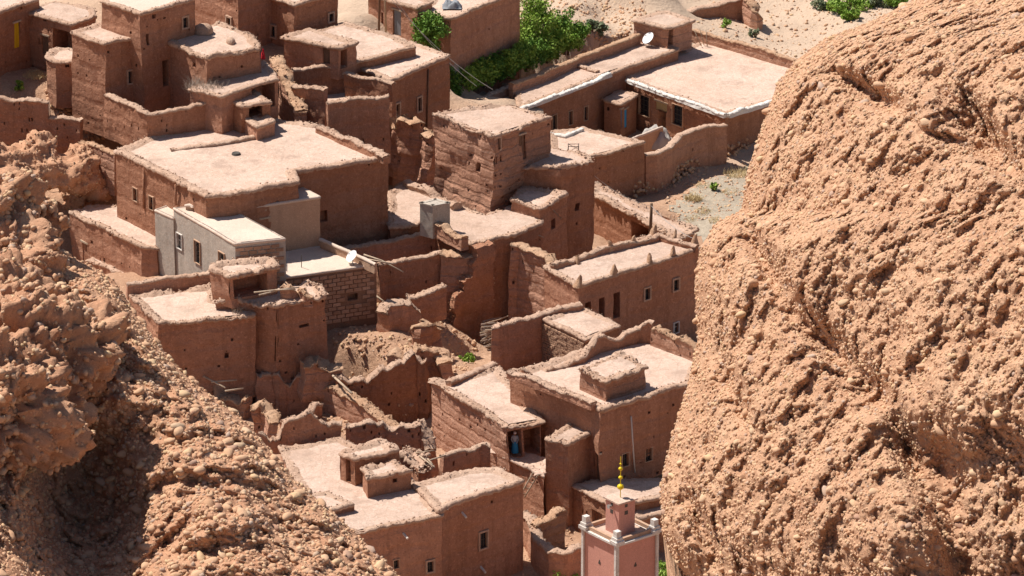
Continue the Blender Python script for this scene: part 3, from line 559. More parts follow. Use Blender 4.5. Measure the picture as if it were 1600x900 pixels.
wall('ruin_wall', 'diagonal lit wall with broad crumbling top crossing the pit', [(504, 588, 4.6), (545, 612, 4.3), (590, 640, 3.9), (622, 660, 3.5)], .2, .8, m='adobe_eroded', jag=2, holes=8)
wall('ruin_wall', 'tall dark ruined wall rising in steps at the back of the pit', [(524, 583, 5.2), (560, 582, 5.2), (603, 572, 5.5), (612, 561, 6), (645, 551, 6.3), (650, 560, 5.8), (668, 574, 5.2)], .2, .7, holes=26, jag=2.6, rough=1.5)
wall('ruin_wall', 'wavy-topped lit wall behind the front roof terrace', [(404, 674, 7.), (434, 664, 7.4), (466, 655, 7.7), (486, 648, 7.9), (512, 650, 7.6), (534, 655, 7.3)], 5.4, .5, holes=7, jag=2.4, rough=1.6)
wall('ruin_wall', 'pock-marked ruined wall with big dark hollows', [(543, 664, 6.3), (575, 660, 6.5), (606, 662, 6.2), (640, 668, 6), (662, 655, 6.5), (672, 664, 6.2), (676, 690, 5.3)], 1.6, .7, holes=40, jag=2.5, rough=2)
wall('ruin_wall', 'sagging wall behind the front roof, ends at the loggia terrace', [(690, 712, 5.8), (720, 700, 6), (748, 688, 6.1), (766, 697, 5.7)], 1.6, .5, holes=18, jag=1.4)
# front house
hfr = house('house', 'large front house with bright roof, water spouts and a framed window', [(438, 701), (531, 685), (640, 743), (690, 805), (559, 831), (490, 812), (470, 765)], 6.2, -1, [(672, 885, .45, .75, 'win'), (619, 881, .4, .6, 'wint')], 0, rough=.5, lip=.08, jag=1.2)
hfl = house('house', 'right half of the front house with a low rim around its roof', [(646, 757), (728, 735), (776, 732), (818, 752), (700, 790), (686, 800)], 6.42, -1, [(755, 844, .62, 1.15, 'win')], 1, rough=.5, lip=.22, lipw=.5)
house('stair_hut', 'mud-roofed roof hut with dark doorway on the front house', [(531, 707), (554, 717), (622, 702), (595, 689)], 8.1, 6.1, [(544, 735, .45, 1.6, 'deep')], 3, cat='hut', ov=.16, jag=1.5)
house('stair_hut', 'lower mud roof box with a round black hole beside the roof hut', [(565, 733), (574, 748), (642, 735), (612, 719)], 7.6, 6.1, [(618, 751, .3, .3, 'hole')], 0, cat='hut', jag=1.6)
house('bench', 'low mud platform lump on the front roof', [(470, 775), (513, 797), (552, 788), (510, 768)], 6.75, 6.1, [], 0, cat='platform')
house('shed', 'small collapsed brushwood roof with ladder poles behind the front house', [(627, 712), (655, 733), (676, 728), (648, 703)], 6.3, 3, [], 0, cat='shed', jag=4)

# ------------------------------------------------------------------ ground
GP = [(1130,310,0),(1090,360,0),(1160,270,0),(1000,300,-.2),(950,310,.2),(1000,200,-.2),(900,200,-.2),(1100,150,0),(1250,60,1.5),(1200,30,2),(1350,20,2.5),(1100,20,3),(950,30,4.2),(850,60,5.2),(900,85,4.6),(850,108,4.6),(960,62,4.4),(800,125,4.4),(705,94,8.2),(760,55,8.4),(800,12,9),(720,112,6),(742,126,4.8),(770,158,3),(742,168,3.6),(800,168,.6),(830,185,.2),(680,92,9),(900,30,5.6),(840,20,7),(760,110,4.6),(715,165,4.8),
      (700,200,7.5),(900,0,6),(1000,-40,7),(1300,-60,4),(640,90,9),(600,60,10),(560,20,11.5),(440,66,15),(400,60,15),(280,150,15.2),(250,130,15.4),(60,130,15),(100,150,14.8),(30,110,15.4),(60,60,16),(0,100,15.5),
      (90,205,12.6),(30,240,11.5),(100,300,8),(60,330,6.5),(140,425,5),(260,440,7.5),(300,400,7.5),(500,500,5.2),(560,520,5.4),(610,525,5.6),(620,550,5),(700,500,4.6),(740,560,2.4),(750,540,2.),(715,520,3.6),(800,530,1.6),(660,480,5.6),(620,460,6.2),(690,450,5.8),
      (640,425,6.2),(620,345,8.6),(450,640,1),(560,640,.8),(640,670,.8),(700,690,1),(420,620,2),(350,610,3),(780,595,4.6),(880,560,4),(860,420,2.5),(920,410,2.5),(820,520,1.8),(775,545,1.6),(960,520,2.2),(1070,540,2.2),
      (1000,340,1),(1050,375,.8),(840,880,0),(820,840,.2),(870,820,.4),(900,840,0),(960,900,-.3),(1050,880,-.5),(700,950,-.6),(600,950,-.5),(1100,800,-.4),(1100,650,1.5),(1400,300,1),(1500,100,3),(-150,100,18),(-150,300,10),(-100,600,4),(300,-80,18),(700,-80,11)]
gp = np.array([tuple(P(*g)) for g in GP])
def ground_z(x, y):
    x, y = np.asarray(x, float), np.asarray(y, float); num = np.zeros(x.shape); den = np.zeros(x.shape)
    for a, b, c in gp: wgt = 1 / ((x - a) ** 2 + (y - b) ** 2 + .6) ** 1.7; num += wgt * c; den += wgt
    z = num / den; p = np.stack([x, y, x * 0], -1)
    z = z + .28 * fbm(p, .22, 4, 61) + .09 * fbm(p, 1.3, 3, 71)
    far = np.clip((np.hypot(x, y - 370) - 130) / 200, 0, 1); z = z * (1 - far) - 2 * far
    for poly, lv in FOOT:
        m = inside(poly, x, y); z[m] = np.minimum(z[m], lv)
    return z
def axis(lo, hi, st, far):
    a = list(np.arange(lo, hi, st)); s = st
    while a[-1] < far: s *= 1.35; a.append(a[-1] + s)
    s = st
    while a[0] > -far: s *= 1.35; a.insert(0, a[0] - s)
    return np.array(a)
gx, gy = np.meshgrid(axis(-46, 50, .6, 4000), axis(286, 425, .6, 4000), indexing='ij'); gz = ground_z(gx, gy)
na, nb = gx.shape; idx = np.arange(na * nb).reshape(na, nb)
gf = np.stack([idx[:-1, :-1], idx[1:, :-1], idx[1:, 1:], idx[:-1, 1:]], -1).reshape(-1, 4)
g = mesh('ground', np.stack([gx, gy, gz], -1).reshape(-1, 3), gf, 'ground', base=Vector((0, 0, 0))); tag(g, kind='structure')
def at(px, py, z0=3.):
    for _ in range(12): p = P(px, py, z0); z0 = .5 * z0 + .5 * float(ground_z(np.array([p.x]), np.array([p.y]))[0])
    return P(px, py, z0)
# stream bed, a gravel sheet a little above the earth
sp = [Vector((*P(x, y, 0).xy, 0)) for x, y in ((1035, 325), (1085, 290), (1160, 255), (1260, 250), (1260, 420), (1120, 420), (1085, 372), (1060, 352))]
mk = inside(sp, gx, gy); m4 = mk[:-1, :-1] & mk[1:, :-1] & mk[1:, 1:] & mk[:-1, 1:]
sf = np.stack([idx[:-1, :-1], idx[1:, :-1], idx[1:, 1:], idx[:-1, 1:]], -1)[m4]; us = np.unique(sf); rm = {a: i for i, a in enumerate(us)}
sv = np.stack([gx, gy, gz + .03], -1).reshape(-1, 3)[us]
tag(mesh('stream_bed', sv, [[rm[a] for a in f] for f in sf], 'river'), kind='structure')

# ------------------------------------------------------------------ stones
def pebble_mesh(sub, seed, flat=.62):
    bm = bmesh.new(); bmesh.ops.create_icosphere(bm, subdivisions=sub, radius=1)
    V = np.array([tuple(v.co) for v in bm.verts]); F = [[v.index for v in f.verts] for f in bm.faces]; bm.free()
    V *= 1 + .22 * vnoise(V * 1.3 + seed * 9.1, seed)[:, None] + .08 * vnoise(V * 3.1 + seed, seed + 3)[:, None]; V *= np.array([1, .78, flat]); return V, np.array(F)
PEB = [pebble_mesh(1, s) for s in range(6)]; PEB2 = [pebble_mesh(2, s, .6) for s in range(6)]
def rand_rot(n):
    q = rng.normal(size=(n, 4)); q[:, 0] += 1.2; q /= np.linalg.norm(q, axis=1)[:, None]; a, b, c, d = q.T
    return np.stack([np.stack([1-2*(c*c+d*d), 2*(b*c-a*d), 2*(b*d+a*c)], -1), np.stack([2*(b*c+a*d), 1-2*(b*b+d*d), 2*(c*d-a*b)], -1), np.stack([2*(b*d-a*c), 2*(c*d+a*b), 1-2*(b*b+c*c)], -1)], -2)
def pebbles(name, pos, size, parent=None, label=None, cat=None, m='pebble', kinds=PEB):
    VV, FF, TT, off = [], [], [], 0; kd = rng.integers(0, len(kinds), len(pos)); rot = rand_rot(len(pos)); tint = rng.random(len(pos))
    for k, (v, f) in enumerate(kinds):
        s = np.where(kd == k)[0]
        if not len(s): continue
        w = np.einsum('nij,vj->nvi', rot[s], v) * size[s][:, None, None] + pos[s][:, None, :]
        VV.append(w.reshape(-1, 3)); FF.append((f[None] + (np.arange(len(s)) * len(v))[:, None, None] + off).reshape(-1, 3)); TT.append(np.repeat(tint[s], len(v))); off += len(s) * len(v)
    V = np.concatenate(VV); o = mesh(name, V, np.concatenate(FF), m, parent); o['kind'] = 'stuff'
    at_ = o.data.attributes.new('tint', 'FLOAT', 'POINT'); at_.data.foreach_set('value', np.concatenate(TT).astype('f')); tag(o, label, cat, kind='stuff'); return o
def stone_parts(pos, size, parent):
    mes = []
    for v, f in PEB2:
        me = bpy.data.meshes.new('stone'); me.from_pydata(v.tolist(), [], f.tolist()); me.polygons.foreach_set('use_smooth', [True] * len(me.polygons)); me.materials.append(M['stone']); mes.append(me)
    b = wloc(parent)
    for p, s in zip(pos, size):
        o = bpy.data.objects.new('stone', random.choice(mes)); C.objects.link(o); o.parent = parent; o.location = Vector(p) - b
        o.scale = (s * random.uniform(.9, 1.25), s, s * random.uniform(.8, 1.1)); o.rotation_euler = (random.uniform(-.6, .6), random.uniform(-.6, .6), random.uniform(0, 6.3))

# ------------------------------------------------------------------ hillsides of conglomerate that frame the village
def hillside(name, m, edge, far_px, D, rows, cols, horizontal):
    """a rock face: 'edge' is its crest line, D(px,py,d) the distance of its surface, then sides falling to the ground behind and below"""
    e = np.array(edge, float); G = np.zeros((rows, cols, 3)); PX = np.zeros((rows, cols)); PY = PX.copy()
    for i in range(rows):
        for_t = (np.linspace(0, 1, cols)) ** 1.15
        if horizontal:                                   # rows by height, columns from the crest to the right
            py = -70 + 1050 * i / (rows - 1); x0 = np.interp(py, e[:, 1], e[:, 0]); PX[i] = x0 + for_t * (far_px - x0); PY[i] = py
        else:                                            # columns by width, rows from the crest downwards
            t = (i / (rows - 1)) ** 1.15; px = np.linspace(-330, 690, cols); y0 = np.interp(px, e[:, 0], e[:, 1]); PX[i] = px; PY[i] = y0 + t * (far_px - y0)
    d0 = PX - np.interp(PY, e[:, 1], e[:, 0]) if horizontal else PY - np.interp(PX, e[:, 0], e[:, 1])
    DD = D(PX, PY, d0)
    rx, ry = (PX - 800) / FPX, (450 - PY) / FPX; dirs = np.array(FW)[None, None] + rx[..., None] * np.array(RT) + ry[..., None] * np.array(UP)
    base = np.array((0, 0, CH)) + dirs * DD[..., None]
    ax = np.array([.6, -.2, -.77]) * (1 if horizontal else 0); al = base @ ax; aniso = base - .6 * al[..., None] * ax         # beds and gullies run down to the right
    q = .35 * vnoise(base * 1.1, 7); lay = fbm(aniso + q[..., None], .3, 3, 181); led = np.floor(lay * 3.2) / 3.2 + .35 * (lay - np.floor(lay * 3.2) / 3.2)
    n = .8 * fbm(base, .11, 3, 81) + (.85 if horizontal else .35) * led - .85 * np.abs(fbm(aniso, .42, 4, 101)) + .26 * fbm(base, 1.5, 3, 111) - .24 * np.abs(fbm(base, 2.4, 3, 125)) + .11 * fbm(base, 5., 2, 121)
    fade = np.clip(d0 / 40, .25, 1); G = np.array((0, 0, CH)) + dirs * (DD + n * fade)[..., None]
    nr, nc = rows, cols; V = [G.reshape(-1, 3)]; ids = np.arange(nr * nc).reshape(nr, nc)
    Q = [np.stack([ids[:-1, :-1], ids[1:, :-1], ids[1:, 1:], ids[:-1, 1:]], -1).reshape(-1, 4)]; cnt = nr * nc
    def skirt(line, vec):
        nonlocal cnt
        pts = V[0][line]; prev = line
        for k in range(1, 13):
            t = (k / 12) ** 1.3; q = pts + np.array(vec) * ((pts[:, 2] + 4) * t)[:, None] + (fbm(pts + k * 3., .15, 3, 131) * 1.2 * min(1, k / 3))[:, None] * np.array([.6, .6, 0]); V.append(q)
            nw = np.arange(cnt, cnt + len(q)); cnt += len(q); Q.append(np.stack([prev[:-1], prev[1:], nw[1:], nw[:-1]], -1)); prev = nw
    if horizontal: skirt(ids[:, 0], (.12, .25, -1)); skirt(ids[-1], (0, -.25, -1)); skirt(ids[:, -1], (.3, 0, -1)); skirt(ids[0], (.1, .2, -1))
    else: skirt(ids[0], (-.1, .25, -1)); skirt(ids[-1], (0, -.25, -1)); skirt(ids[:, 0], (-.3, 0, -1)); skirt(ids[:, -1], (.2, .2, -1))
    o = mesh(name, np.concatenate(V), np.concatenate(Q), m); o['kind'] = 'structure'
    return o, G, PX, PY
def in_sight(p):       # near the part of the slope that is built in detail
    d = p - np.array((0, 0, CH)); px = 800 + FPX * d[:, 0] / (d @ np.array(FW)); return (px > -110) & (px < 1720)
def scatter(G, n, lo, hi, keep=in_sight, power=2.2):
    r, c = rng.random(n) * (G.shape[0] - 1.01), rng.random(n) * (G.shape[1] - 1.01); i, j = r.astype(int), c.astype(int); fr_, fc = (r - i)[:, None], (c - j)[:, None]
    p = (G[i, j] * (1 - fr_) * (1 - fc) + G[i + 1, j] * fr_ * (1 - fc) + G[i, j + 1] * (1 - fr_) * fc + G[i + 1, j + 1] * fr_ * fc)
    s = lo + (hi - lo) * rng.random(n) ** power
    # keep the density even over the surface
    a = np.linalg.norm(np.cross(G[i + 1, j] - G[i, j], G[i, j + 1] - G[i, j]), axis=1); ok = rng.random(n) < a / np.quantile(a, .9)
    if keep is not None: ok &= keep(p)
    return p[ok], s[ok]

# right: cliff
CE = [(1475,-70),(1425,0),(1370,30),(1290,60),(1243,95),(1215,130),(1190,200),(1170,260),(1158,330),(1120,347),(1095,385),(1085,440),(1090,530),(1075,600),(1050,680),(1032,760),(1035,830),(1052,870),(1072,900),(1110,980)]
GRO = [((1290,105),(1410,175),3.0,15),((1470,130),(1600,290),3.2,24),((1225,470),(1390,640),2.6,22),((1160,345),(1230,470),2.0,16),((1070,760),(1130,900),2.6,16),((1390,640),(1440,760),2.,14),((1430,200),(1560,250),1.5,10),((1110,520),(1180,700),1.2,16)]
def Dc(px, py, d):
    D = 204 - np.sqrt(.5 * np.maximum(d, 0)) - .016 * np.maximum(d, 0) - .016 * py
    for (x0, y0), (x1, y1), dep, wd in GRO:
        L2 = (x1 - x0) ** 2 + (y1 - y0) ** 2; t = np.clip(((px - x0) * (x1 - x0) + (py - y0) * (y1 - y0)) / L2, 0, 1)
        D = D + 1.15 * dep * np.sin(pi * (.06 + .88 * t)) * np.exp(-(((px - x0 - t * (x1 - x0)) ** 2 + (py - y0 - t * (y1 - y0)) ** 2) / wd ** 2))
    s = lambda v: 1 / (1 + np.exp(-np.clip(v, -30, 30)))
    D = D + 5.5 * s((px - (1440 + (py - 760) * .28)) / 16) * s((py - 690) / 26)     # the overhang low on the right
    return D
cl, GC, CX, CY = hillside('cliff', 'rock', CE, 2150, Dc, 390, 370, True)
p, s = scatter(GC, 108000, .03, .125, power=1.9); pebbles('pebbles', p, s, cl)
p, s = scatter(GC, 2800, .1, .27, power=3); k = np.argsort(-s)[:300]; stone_parts(p[k], s[k], cl)
# left: stony slope
SE = [(-330,300),(-80,330),(0,335),(60,375),(100,395),(150,420),(180,440),(205,480),(230,515),(265,560),(300,595),(340,625),(385,660),(420,700),(460,750),(520,800),(560,838),(600,875),(640,920),(690,975)]
def Ds(px, py, d): return Dplain(px, py, d) + 5.2 * np.exp(-((px - 135) / 105) ** 2 - ((py - 800) / 150) ** 2)      # with the hollow under the knob
def Dplain(px, py, d): return 131 + .003 * px - .019 * (py - 395) - np.sqrt(.03 * np.maximum(d, 0))
sl, GS, SX, SY = hillside('scree_slope', 'rock_red', SE, 1010, Ds, 250, 360, False)
p, s = scatter(GS, 44000, .018, .085); q, t = scatter(GS, 9300, .05, .13, power=2); pebbles('pebbles', np.concatenate([p, q]), np.concatenate([s, t]), sl)
p, s = scatter(GS, 3500, .07, .24, power=2.5); k = np.argsort(-s)[:300]; stone_parts(p[k], s[k] * .85, sl)
# left: outcrops of rock standing out of the slope (one voxel-merged body each)
def outcrop(name, label, balls, vox, amp):
    bm = bmesh.new()
    for (px, py, D, r, sy) in balls:
        if 30 < D < 200: D = Dplain(px, py, max(0., py - np.interp(px, [e[0] for e in SE], [e[1] for e in SE]))) - .8 * r
        c = P(px, py, D) if D < 30 else PD(px, py, D); bmesh.ops.create_icosphere(bm, subdivisions=3, radius=1, matrix=Matrix.Translation(c) @ Matrix.Diagonal((r, r * sy, r * .9, 1)))
    me = bpy.data.meshes.new('tmp'); bm.to_mesh(me); bm.free(); o = bpy.data.objects.new('tmp', me); C.objects.link(o)
    md = o.modifiers.new('r', 'REMESH'); md.mode = 'VOXEL'; md.voxel_size = vox
    dg = bpy.context.evaluated_depsgraph_get(); ev = o.evaluated_get(dg); m2 = ev.to_mesh()
    n = len(m2.vertices); V = np.zeros(n * 3); m2.vertices.foreach_get('co', V); V = V.reshape(-1, 3); Nn = np.zeros(n * 3); m2.vertices.foreach_get('normal', Nn); Nn = Nn.reshape(-1, 3)
    F = [tuple(q.vertices) for q in m2.polygons]; ev.to_mesh_clear(); bpy.data.objects.remove(o)
    V = V + Nn * (amp * (.55 * fbm(V, .5, 3, 141) + .4 * fbm(V, 1.4, 3, 151) - .6 * np.abs(fbm(V, 1.1, 3, 161)) - .3 * np.abs(fbm(V, 2.7, 2, 165)) + .2 * fbm(V, 4.5, 3, 171)))[:, None]
    ob = mesh(name, V, F, 'rock_red'); tag(ob, label, 'rock'); k = rng.choice(n, min(n, 4500), replace=False)
    k = k[Nn[k][:, 1] < .4]; pebbles('pebbles', V[k], .02 + .13 * rng.random(len(k)) ** 2.6, ob); return ob
outcrop('rock_outcrop', 'large overhanging knob of red conglomerate shading the stony slope', [(40,560,122,2.0,1.),(110,545,122,1.45,1.),(150,560,122,.8,1.),(-30,640,122,2.4,1.),(40,690,122,1.2,.8),(0,500,123,1.5,1),(75,640,122.4,1.,1)], .075, .85)
outcrop('rock_outcrop', 'rounded red conglomerate boulder at the slope top near the cave', [(15,330,128,1.1,1.),(55,352,128,.75,1.),(-40,340,128,1.7,1.),(10,400,128.3,1.15,1),(35,430,128.4,.8,1)], .06, .7)
outcrop('rock_outcrop', 'bare red rock ledges under the long low wall', [(20,262,12.4,2.2,1.),(72,266,12.2,1.9,1.),(118,276,11.6,1.8,1.),(150,292,10.4,1.3,1.),(-30,258,12.6,2.8,1),(128,250,12.6,1.5,1),(60,240,13.2,1.8,1),(160,272,11,1.2,1),(20,300,10,2.,1),(120,310,9,1.5,1)], .2, .6)

# ------------------------------------------------------------------ minaret
def minaret():
    z = 6.; pts = [P(x, y, z) for x, y in ((909, 826), (963.5, 853), (1029, 832))]; A, B, D = pts; Cc = A + D - B; sq = ccw([Vector((p.x, p.y, 0)) for p in (A, B, D, Cc)])
    c = sum(sq, Vector()) / 4; root = empty('minaret', (c.x, c.y, -1), 'pink minaret with white edges, lantern and yellow ball finial', 'minaret'); FOOT.append((sq, 2))
    fr = wall_frames(sq, -1); mb = MB()
    for (a, e, n, L) in fr: mb.quad(a - n * .12 + Vector((0, 0, -1)), a - n * .12 + e * L + Vector((0, 0, -1)), a - n * .12 + e * L + Vector((0, 0, z)), a - n * .12 + Vector((0, 0, z)))
    mb.build('shaft', 'pink', root)
    for (a, e, n, L) in fr:
        f = MB(); f.box(a, e, n, -.05, .1, -1, z - .02, -.2, .0); f.build('corner_strip', 'white', root)
        f = MB(); f.box(a, e, n, L - .1, L + .03, -1, z - .03, -.2, .002); f.build('corner_strip', 'white', root)
        f = MB(); f.box(a, e, n, -.06, L + .06, z - .08, z + .06, -.4, .07); f.build('cornice', 'white', root)
        f = MB(); f.box(a, e, n, .4, L - .4, z + .06, z + .32, -.32, -.12); f.build('parapet', 'tan_render', root)
        f = MB()
        for (w, h0, h1) in ((.36, .06, .28), (.27, .28, .5), (.19, .5, .95)): f.box(a, e, n, .2 - w, .2 + w, z + h0, z + h1, -.2 - w, -.2 + w)
        f.build('merlon', 'white', root)
        for s in (.45,):
            f = MB(); f.box(a, e, n, L * s, L * s + .2, z - 2.0, z - 1.82, -.135, -.1); f.box(a, e, n, L * s + .06, L * s + .14, z - 1.83, z - 1.7, -.134, -.099); f.build('vent', 'iron', root)
    f = MB(); f.quad(*[Vector((p.x, p.y, z - .0)) + (c - p) * .05 for p in sq]); f.build('platform', 'roof', root)
    k = [c + (p - c) * .38 for p in sq]; kf = wall_frames(k, z); zt = z + 2.3; f = MB()
    for (a, e, n, L) in kf: f.quad(a + Vector((0, 0, z - .05)), a + e * L + Vector((0, 0, z - .05)), a + e * L + Vector((0, 0, zt)), a + Vector((0, 0, zt)))
    ln = f.build('lantern', 'pink', root)
    for (a, e, n, L) in kf:
        for (v, s) in ((zt - .75, .14), (zt - .25, .11)):
            f = MB(); f.box(a, e, n, L * .45 - s, L * .45 + s, v - s, v + s, -.05, .012); f.build('opening', 'iron', ln)
    f = MB(); r2 = [c + (p - c) * .46 for p in sq]
    f.quad(*[p + Vector((0, 0, zt)) for p in r2]); f.quad(*[p + Vector((0, 0, zt + .1)) for p in r2])
    for p, q in zip(r2, r2[1:] + r2[:1]): f.quad(p + Vector((0, 0, zt)), q + Vector((0, 0, zt)), q + Vector((0, 0, zt + .1)), p + Vector((0, 0, zt + .1)))
    f.build('lantern_roof', 'roof', ln)
    f = MB(); t = zt + .1; f.tube([c + Vector((0, 0, t)), c + Vector((0, 0, t + 2.9))], .03); fi = f.build('finial_rod', 'gold', root)
    for (h, r) in ((.75, .23), (1.42, .15), (2.05, .15), (2.4, .08)):
        f = MB(); f.lathe(c + Vector((0, 0, t + h)), [(r * sin(a * pi / 10), -r * .85 * cos(a * pi / 10)) for a in range(11)], 14); f.build('ball', 'gold', fi, smooth=True)
    a, e, n, L = max(kf, key=lambda q: -q[2].y - q[2].x); f = MB(); q = a + e * L * .5 + n * .06 + Vector((0, 0, zt - .3))
    f.tube([q, q + n * .16, q + n * .3], .05, .15, 10); f.build('loudspeaker', 'metal', ln)
minaret()

# ------------------------------------------------------------------ small things
def bar(name, label, cat, pts, r, m, r1=None, group=None, n=6):
    f = MB(); f.tube([P(*p) for p in pts], r, r1, n); return tag(f.build(name, m, smooth=True), label, cat, group)
def dish(px, py, z, r, label):
    c = P(px, py, z); root = empty('satellite_dish', c, label, 'satellite dish')
    ax = Vector((-.55, -.35, .62)).normalized(); u = ax.orthogonal().normalized(); v = ax.cross(u); h = c + Vector((0, 0, r * 1.15)); V, F = [h], []
    for i in range(1, 6):
        for j in range(20): t = r * i / 5; V.append(h + u * t * cos(j * pi / 10) + v * t * sin(j * pi / 10) + ax * (.28 * t * t / r))
    F += [(0, 1 + j, 1 + (j + 1) % 20) for j in range(20)]
    for i in range(4): F += [(1 + i * 20 + j, 1 + (i + 1) * 20 + j, 1 + (i + 1) * 20 + (j + 1) % 20, 1 + i * 20 + (j + 1) % 20) for j in range(20)]
    mesh('reflector', V, F, 'dish', root)
    f = MB(); f.tube([c, h - ax * .05], .04); f.tube([c + Vector((-.3, 0, .02)), c + Vector((.3, 0, .02))], .035); f.tube([c + Vector((0, -.3, .03)), c + Vector((0, .3, .03))], .035); f.build('stand', 'metal', root)
    f = MB(); f.tube([h - v * r * .9 + ax * .2, h + ax * r * .9], .02); f.tube([h + ax * r * .82, h + ax * r * .98], .06); f.build('feed_arm', 'metal', root)
dish(551, 412, 9.85, .48, 'white satellite dish on the block-walled terrace')
dish(1014, 72, 5.05, .58, 'white satellite dish beside the brick stair hut')
bar('rod', 'thin iron rod standing on the block-walled terrace', 'rod', [(471, 418, 9.8), (471, 398.5, 10.85)], .03, 'iron')
bar('drain_pipe', 'whitish plastic drain pipe on the low house below the wide roof', 'pipe', [(180, 368, 9.5), (181, 392, 8.1)], .09, 'pvc')
bar('prop_stick', 'leaning forked prop on the curved mud terrace', 'stick', [(210, 416, 6.95), (224, 391, 8.4)], .09, 'wood')
def wbar(name, label, cat, root, pts, r, m):
    f = MB(); f.tube([on(root, *p) for p in pts], r, None, 7); tag(f.build(name, m, smooth=True), label, cat)
wbar('drain_pipe', 'brown drain pipe on the side of the long smooth house', 'pipe', hq, [(668, 108), (667, 150), (666, 198)], .06, 'dark_wood')
wbar('drain_channel', 'vertical clay drain strip between the two windows of the largest house', 'pipe', hb, [(226, 262), (226, 325)], .09, 'adobe')
wbar('drain_channel', 'second clay drain strip near the concrete house on the largest house', 'pipe', hb, [(276, 288), (276, 320)], .09, 'adobe')
wbar('drain_pipe', 'pale drain pipe down the two-storey house', 'pipe', hg, [(985, 650), (988, 700), (991, 738)], .06, 'pvc')
bar('drain_pipe', 'bent pipe on the lower wall beside the ladder', 'pipe', [(862, 797, .6), (862, 765, 2.2), (866, 763, 2.3)], .07, 'pvc')
bar('pole', 'bare wooden pole beside the earth house with framed windows', 'pole', [(487, 47, 14.6), (487, -30, 19.4)], .1, 'wood', .08)
bar('pole', 'dark wooden power pole by the blue-grey door', 'pole', [(592, 50, 10.6), (594, -40, 16.2)], .1, 'dark_wood', .08)
bar('pole', 'pale wooden pole right of the dark power pole', 'pole', [(603, 52, 10.4), (600, -40, 16.2)], .09, 'wood', .07)
bar('pole', 'stout wooden post rising from the brush-roofed shed', 'pole', [(1016, 372, 5), (1018, 318, 8)], .14, 'bark', .11)
bar('roof_beam', 'curved pale branch jutting from the tower stub', 'branch', [(851, 319, 10.4), (866, 330, 9.9), (878, 343, 9.3)], .06, 'wood', .03)
bar('roof_beam', 'short pale pole jutting from the sheer terrace front', 'branch', [(830, 363, 9.2), (850, 371, 8.8)], .06, 'wood', .04)
bar('roof_beam', 'long pole lying over the narrow roofless room', 'branch', [(568, 398, 9.6), (596, 407, 9.2), (630, 425, 8.7)], .09, 'wood', .05)
bar('roof_beam', 'second thinner pole crossing at the terrace corner', 'branch', [(575, 405, 9.5), (612, 412, 9.3)], .06, 'wood')
bar('roof_beam', 'pole stuck in the rubble below the block wall', 'branch', [(587, 462, 6.9), (612, 480, 6.1)], .08, 'wood', .05)
for i, (a, b, zz) in enumerate((((397, 457), (467, 449), 11.), ((405, 461), (450, 450), 10.9), ((430, 453), (462, 452), 11.1))):
    bar('roof_beam', 'loose pale pole lying on top of the cracked tall house', 'branch', [(*a, zz), (*b, zz)], .07, 'wood', .05, 'poles on the cracked house')
bar('roof_beam', 'pale pole lying along the diagonal pit wall', 'branch', [(519, 586, 4.95), (535, 601, 4.85), (550, 615, 4.75)], .09, 'wood')
for a, b in (((330, 597), (370, 594)), ((352, 611), (380, 607)), ((318, 588), (352, 606))):
    bar('roof_beam', 'broken roof log on the tumbled stone hut', 'branch', [(*a, 5), (*b, 4.9)], .08, 'wood', .06, 'logs on the tumbled hut')
for a, b in (((650, 708), (678, 704)), ((672, 719), (697, 711)), ((655, 712), (679, 730)), ((668, 717), (676, 726))):
    bar('roof_beam', 'pale pole lying over the collapsed brushwood roof', 'branch', [(*a, 6.6), (*b, 6.5)], .06, 'wood', .05, 'poles behind the front house')
for i, (x, y) in enumerate(((1092, 72), (1096, 70), (1101, 72))):
    bar('leaning_stick', 'long stick leaning on the rear parapet of the white-coped compound', 'stick', [(x + 4, y, 4.1), (x - 8 + 5 * i, y - 26, 5.6)], .05, 'wood', .03, 'sticks on the rear parapet')
for rt, x, y, lb in ((hfl, 722, 800, 'wooden water spout with dark stain by the framed window'), (hfr, 630, 833, 'metal water spout on the left part of the front house'), (hfl, 752, 886, 'low spout on the front house under the framed window')):
    p = on(rt, x, y, -.1); f = MB(); f.tube([p, p + Vector((.35, -.65, -.15))], .09, .08); tag(f.build('water_spout', 'pvc'), lb, 'spout')
# ladder
ld = empty('ladder', P(826, 757, 2), 'pale rough ladder leaning on the narrow front terrace', 'ladder')
la, lb, lc, ldd = P(813, 774, 2.8), P(833, 738, 4.45), P(820, 776, 2.6), P(841, 742, 4.3)
for a, b in ((la, lb), (lc, ldd)): f = MB(); f.tube([a, b], .05); f.build('rail', 'wood', ld)
for t in (.1, .35, .6, .85): f = MB(); f.tube([la.lerp(lb, t), lc.lerp(ldd, t)], .04); f.build('rung', 'wood', ld)
# chimney block, clay dome, vent
def slab_box(name, label, cat, pts, z, zb, m, ms):
    sq = ccw([Vector((*P(x, y, z).xy, 0)) for x, y in pts]); mb = MB(); c = sum(sq, Vector()) / len(sq); root = empty(name, (c.x, c.y, zb), label, cat)
    for (a, e, n, L) in wall_frames(sq, zb): mb.quad(a + Vector((0, 0, zb)), a + e * L + Vector((0, 0, zb)), a + e * L + Vector((0, 0, z)), a + Vector((0, 0, z)))
    mb.build('body', m, root); f = MB()
    for (a, e, n, L) in wall_frames(sq, zb): f.box(a, e, n, -.04, L + .04, z - .06, z + .05, -.25, .05)
    s = len(f.V); f.V += [p + Vector((0, 0, z + .012)) for p in sq]; f.F.append(tuple(range(s, s + len(sq)))); f.build('top', ms, root)
slab_box('water_tank', 'square grey concrete tank on the dusty terrace', 'tank', [(656, 317), (676, 322), (703, 317), (680, 311)], 12, 9.4, 'concrete', 'concrete')
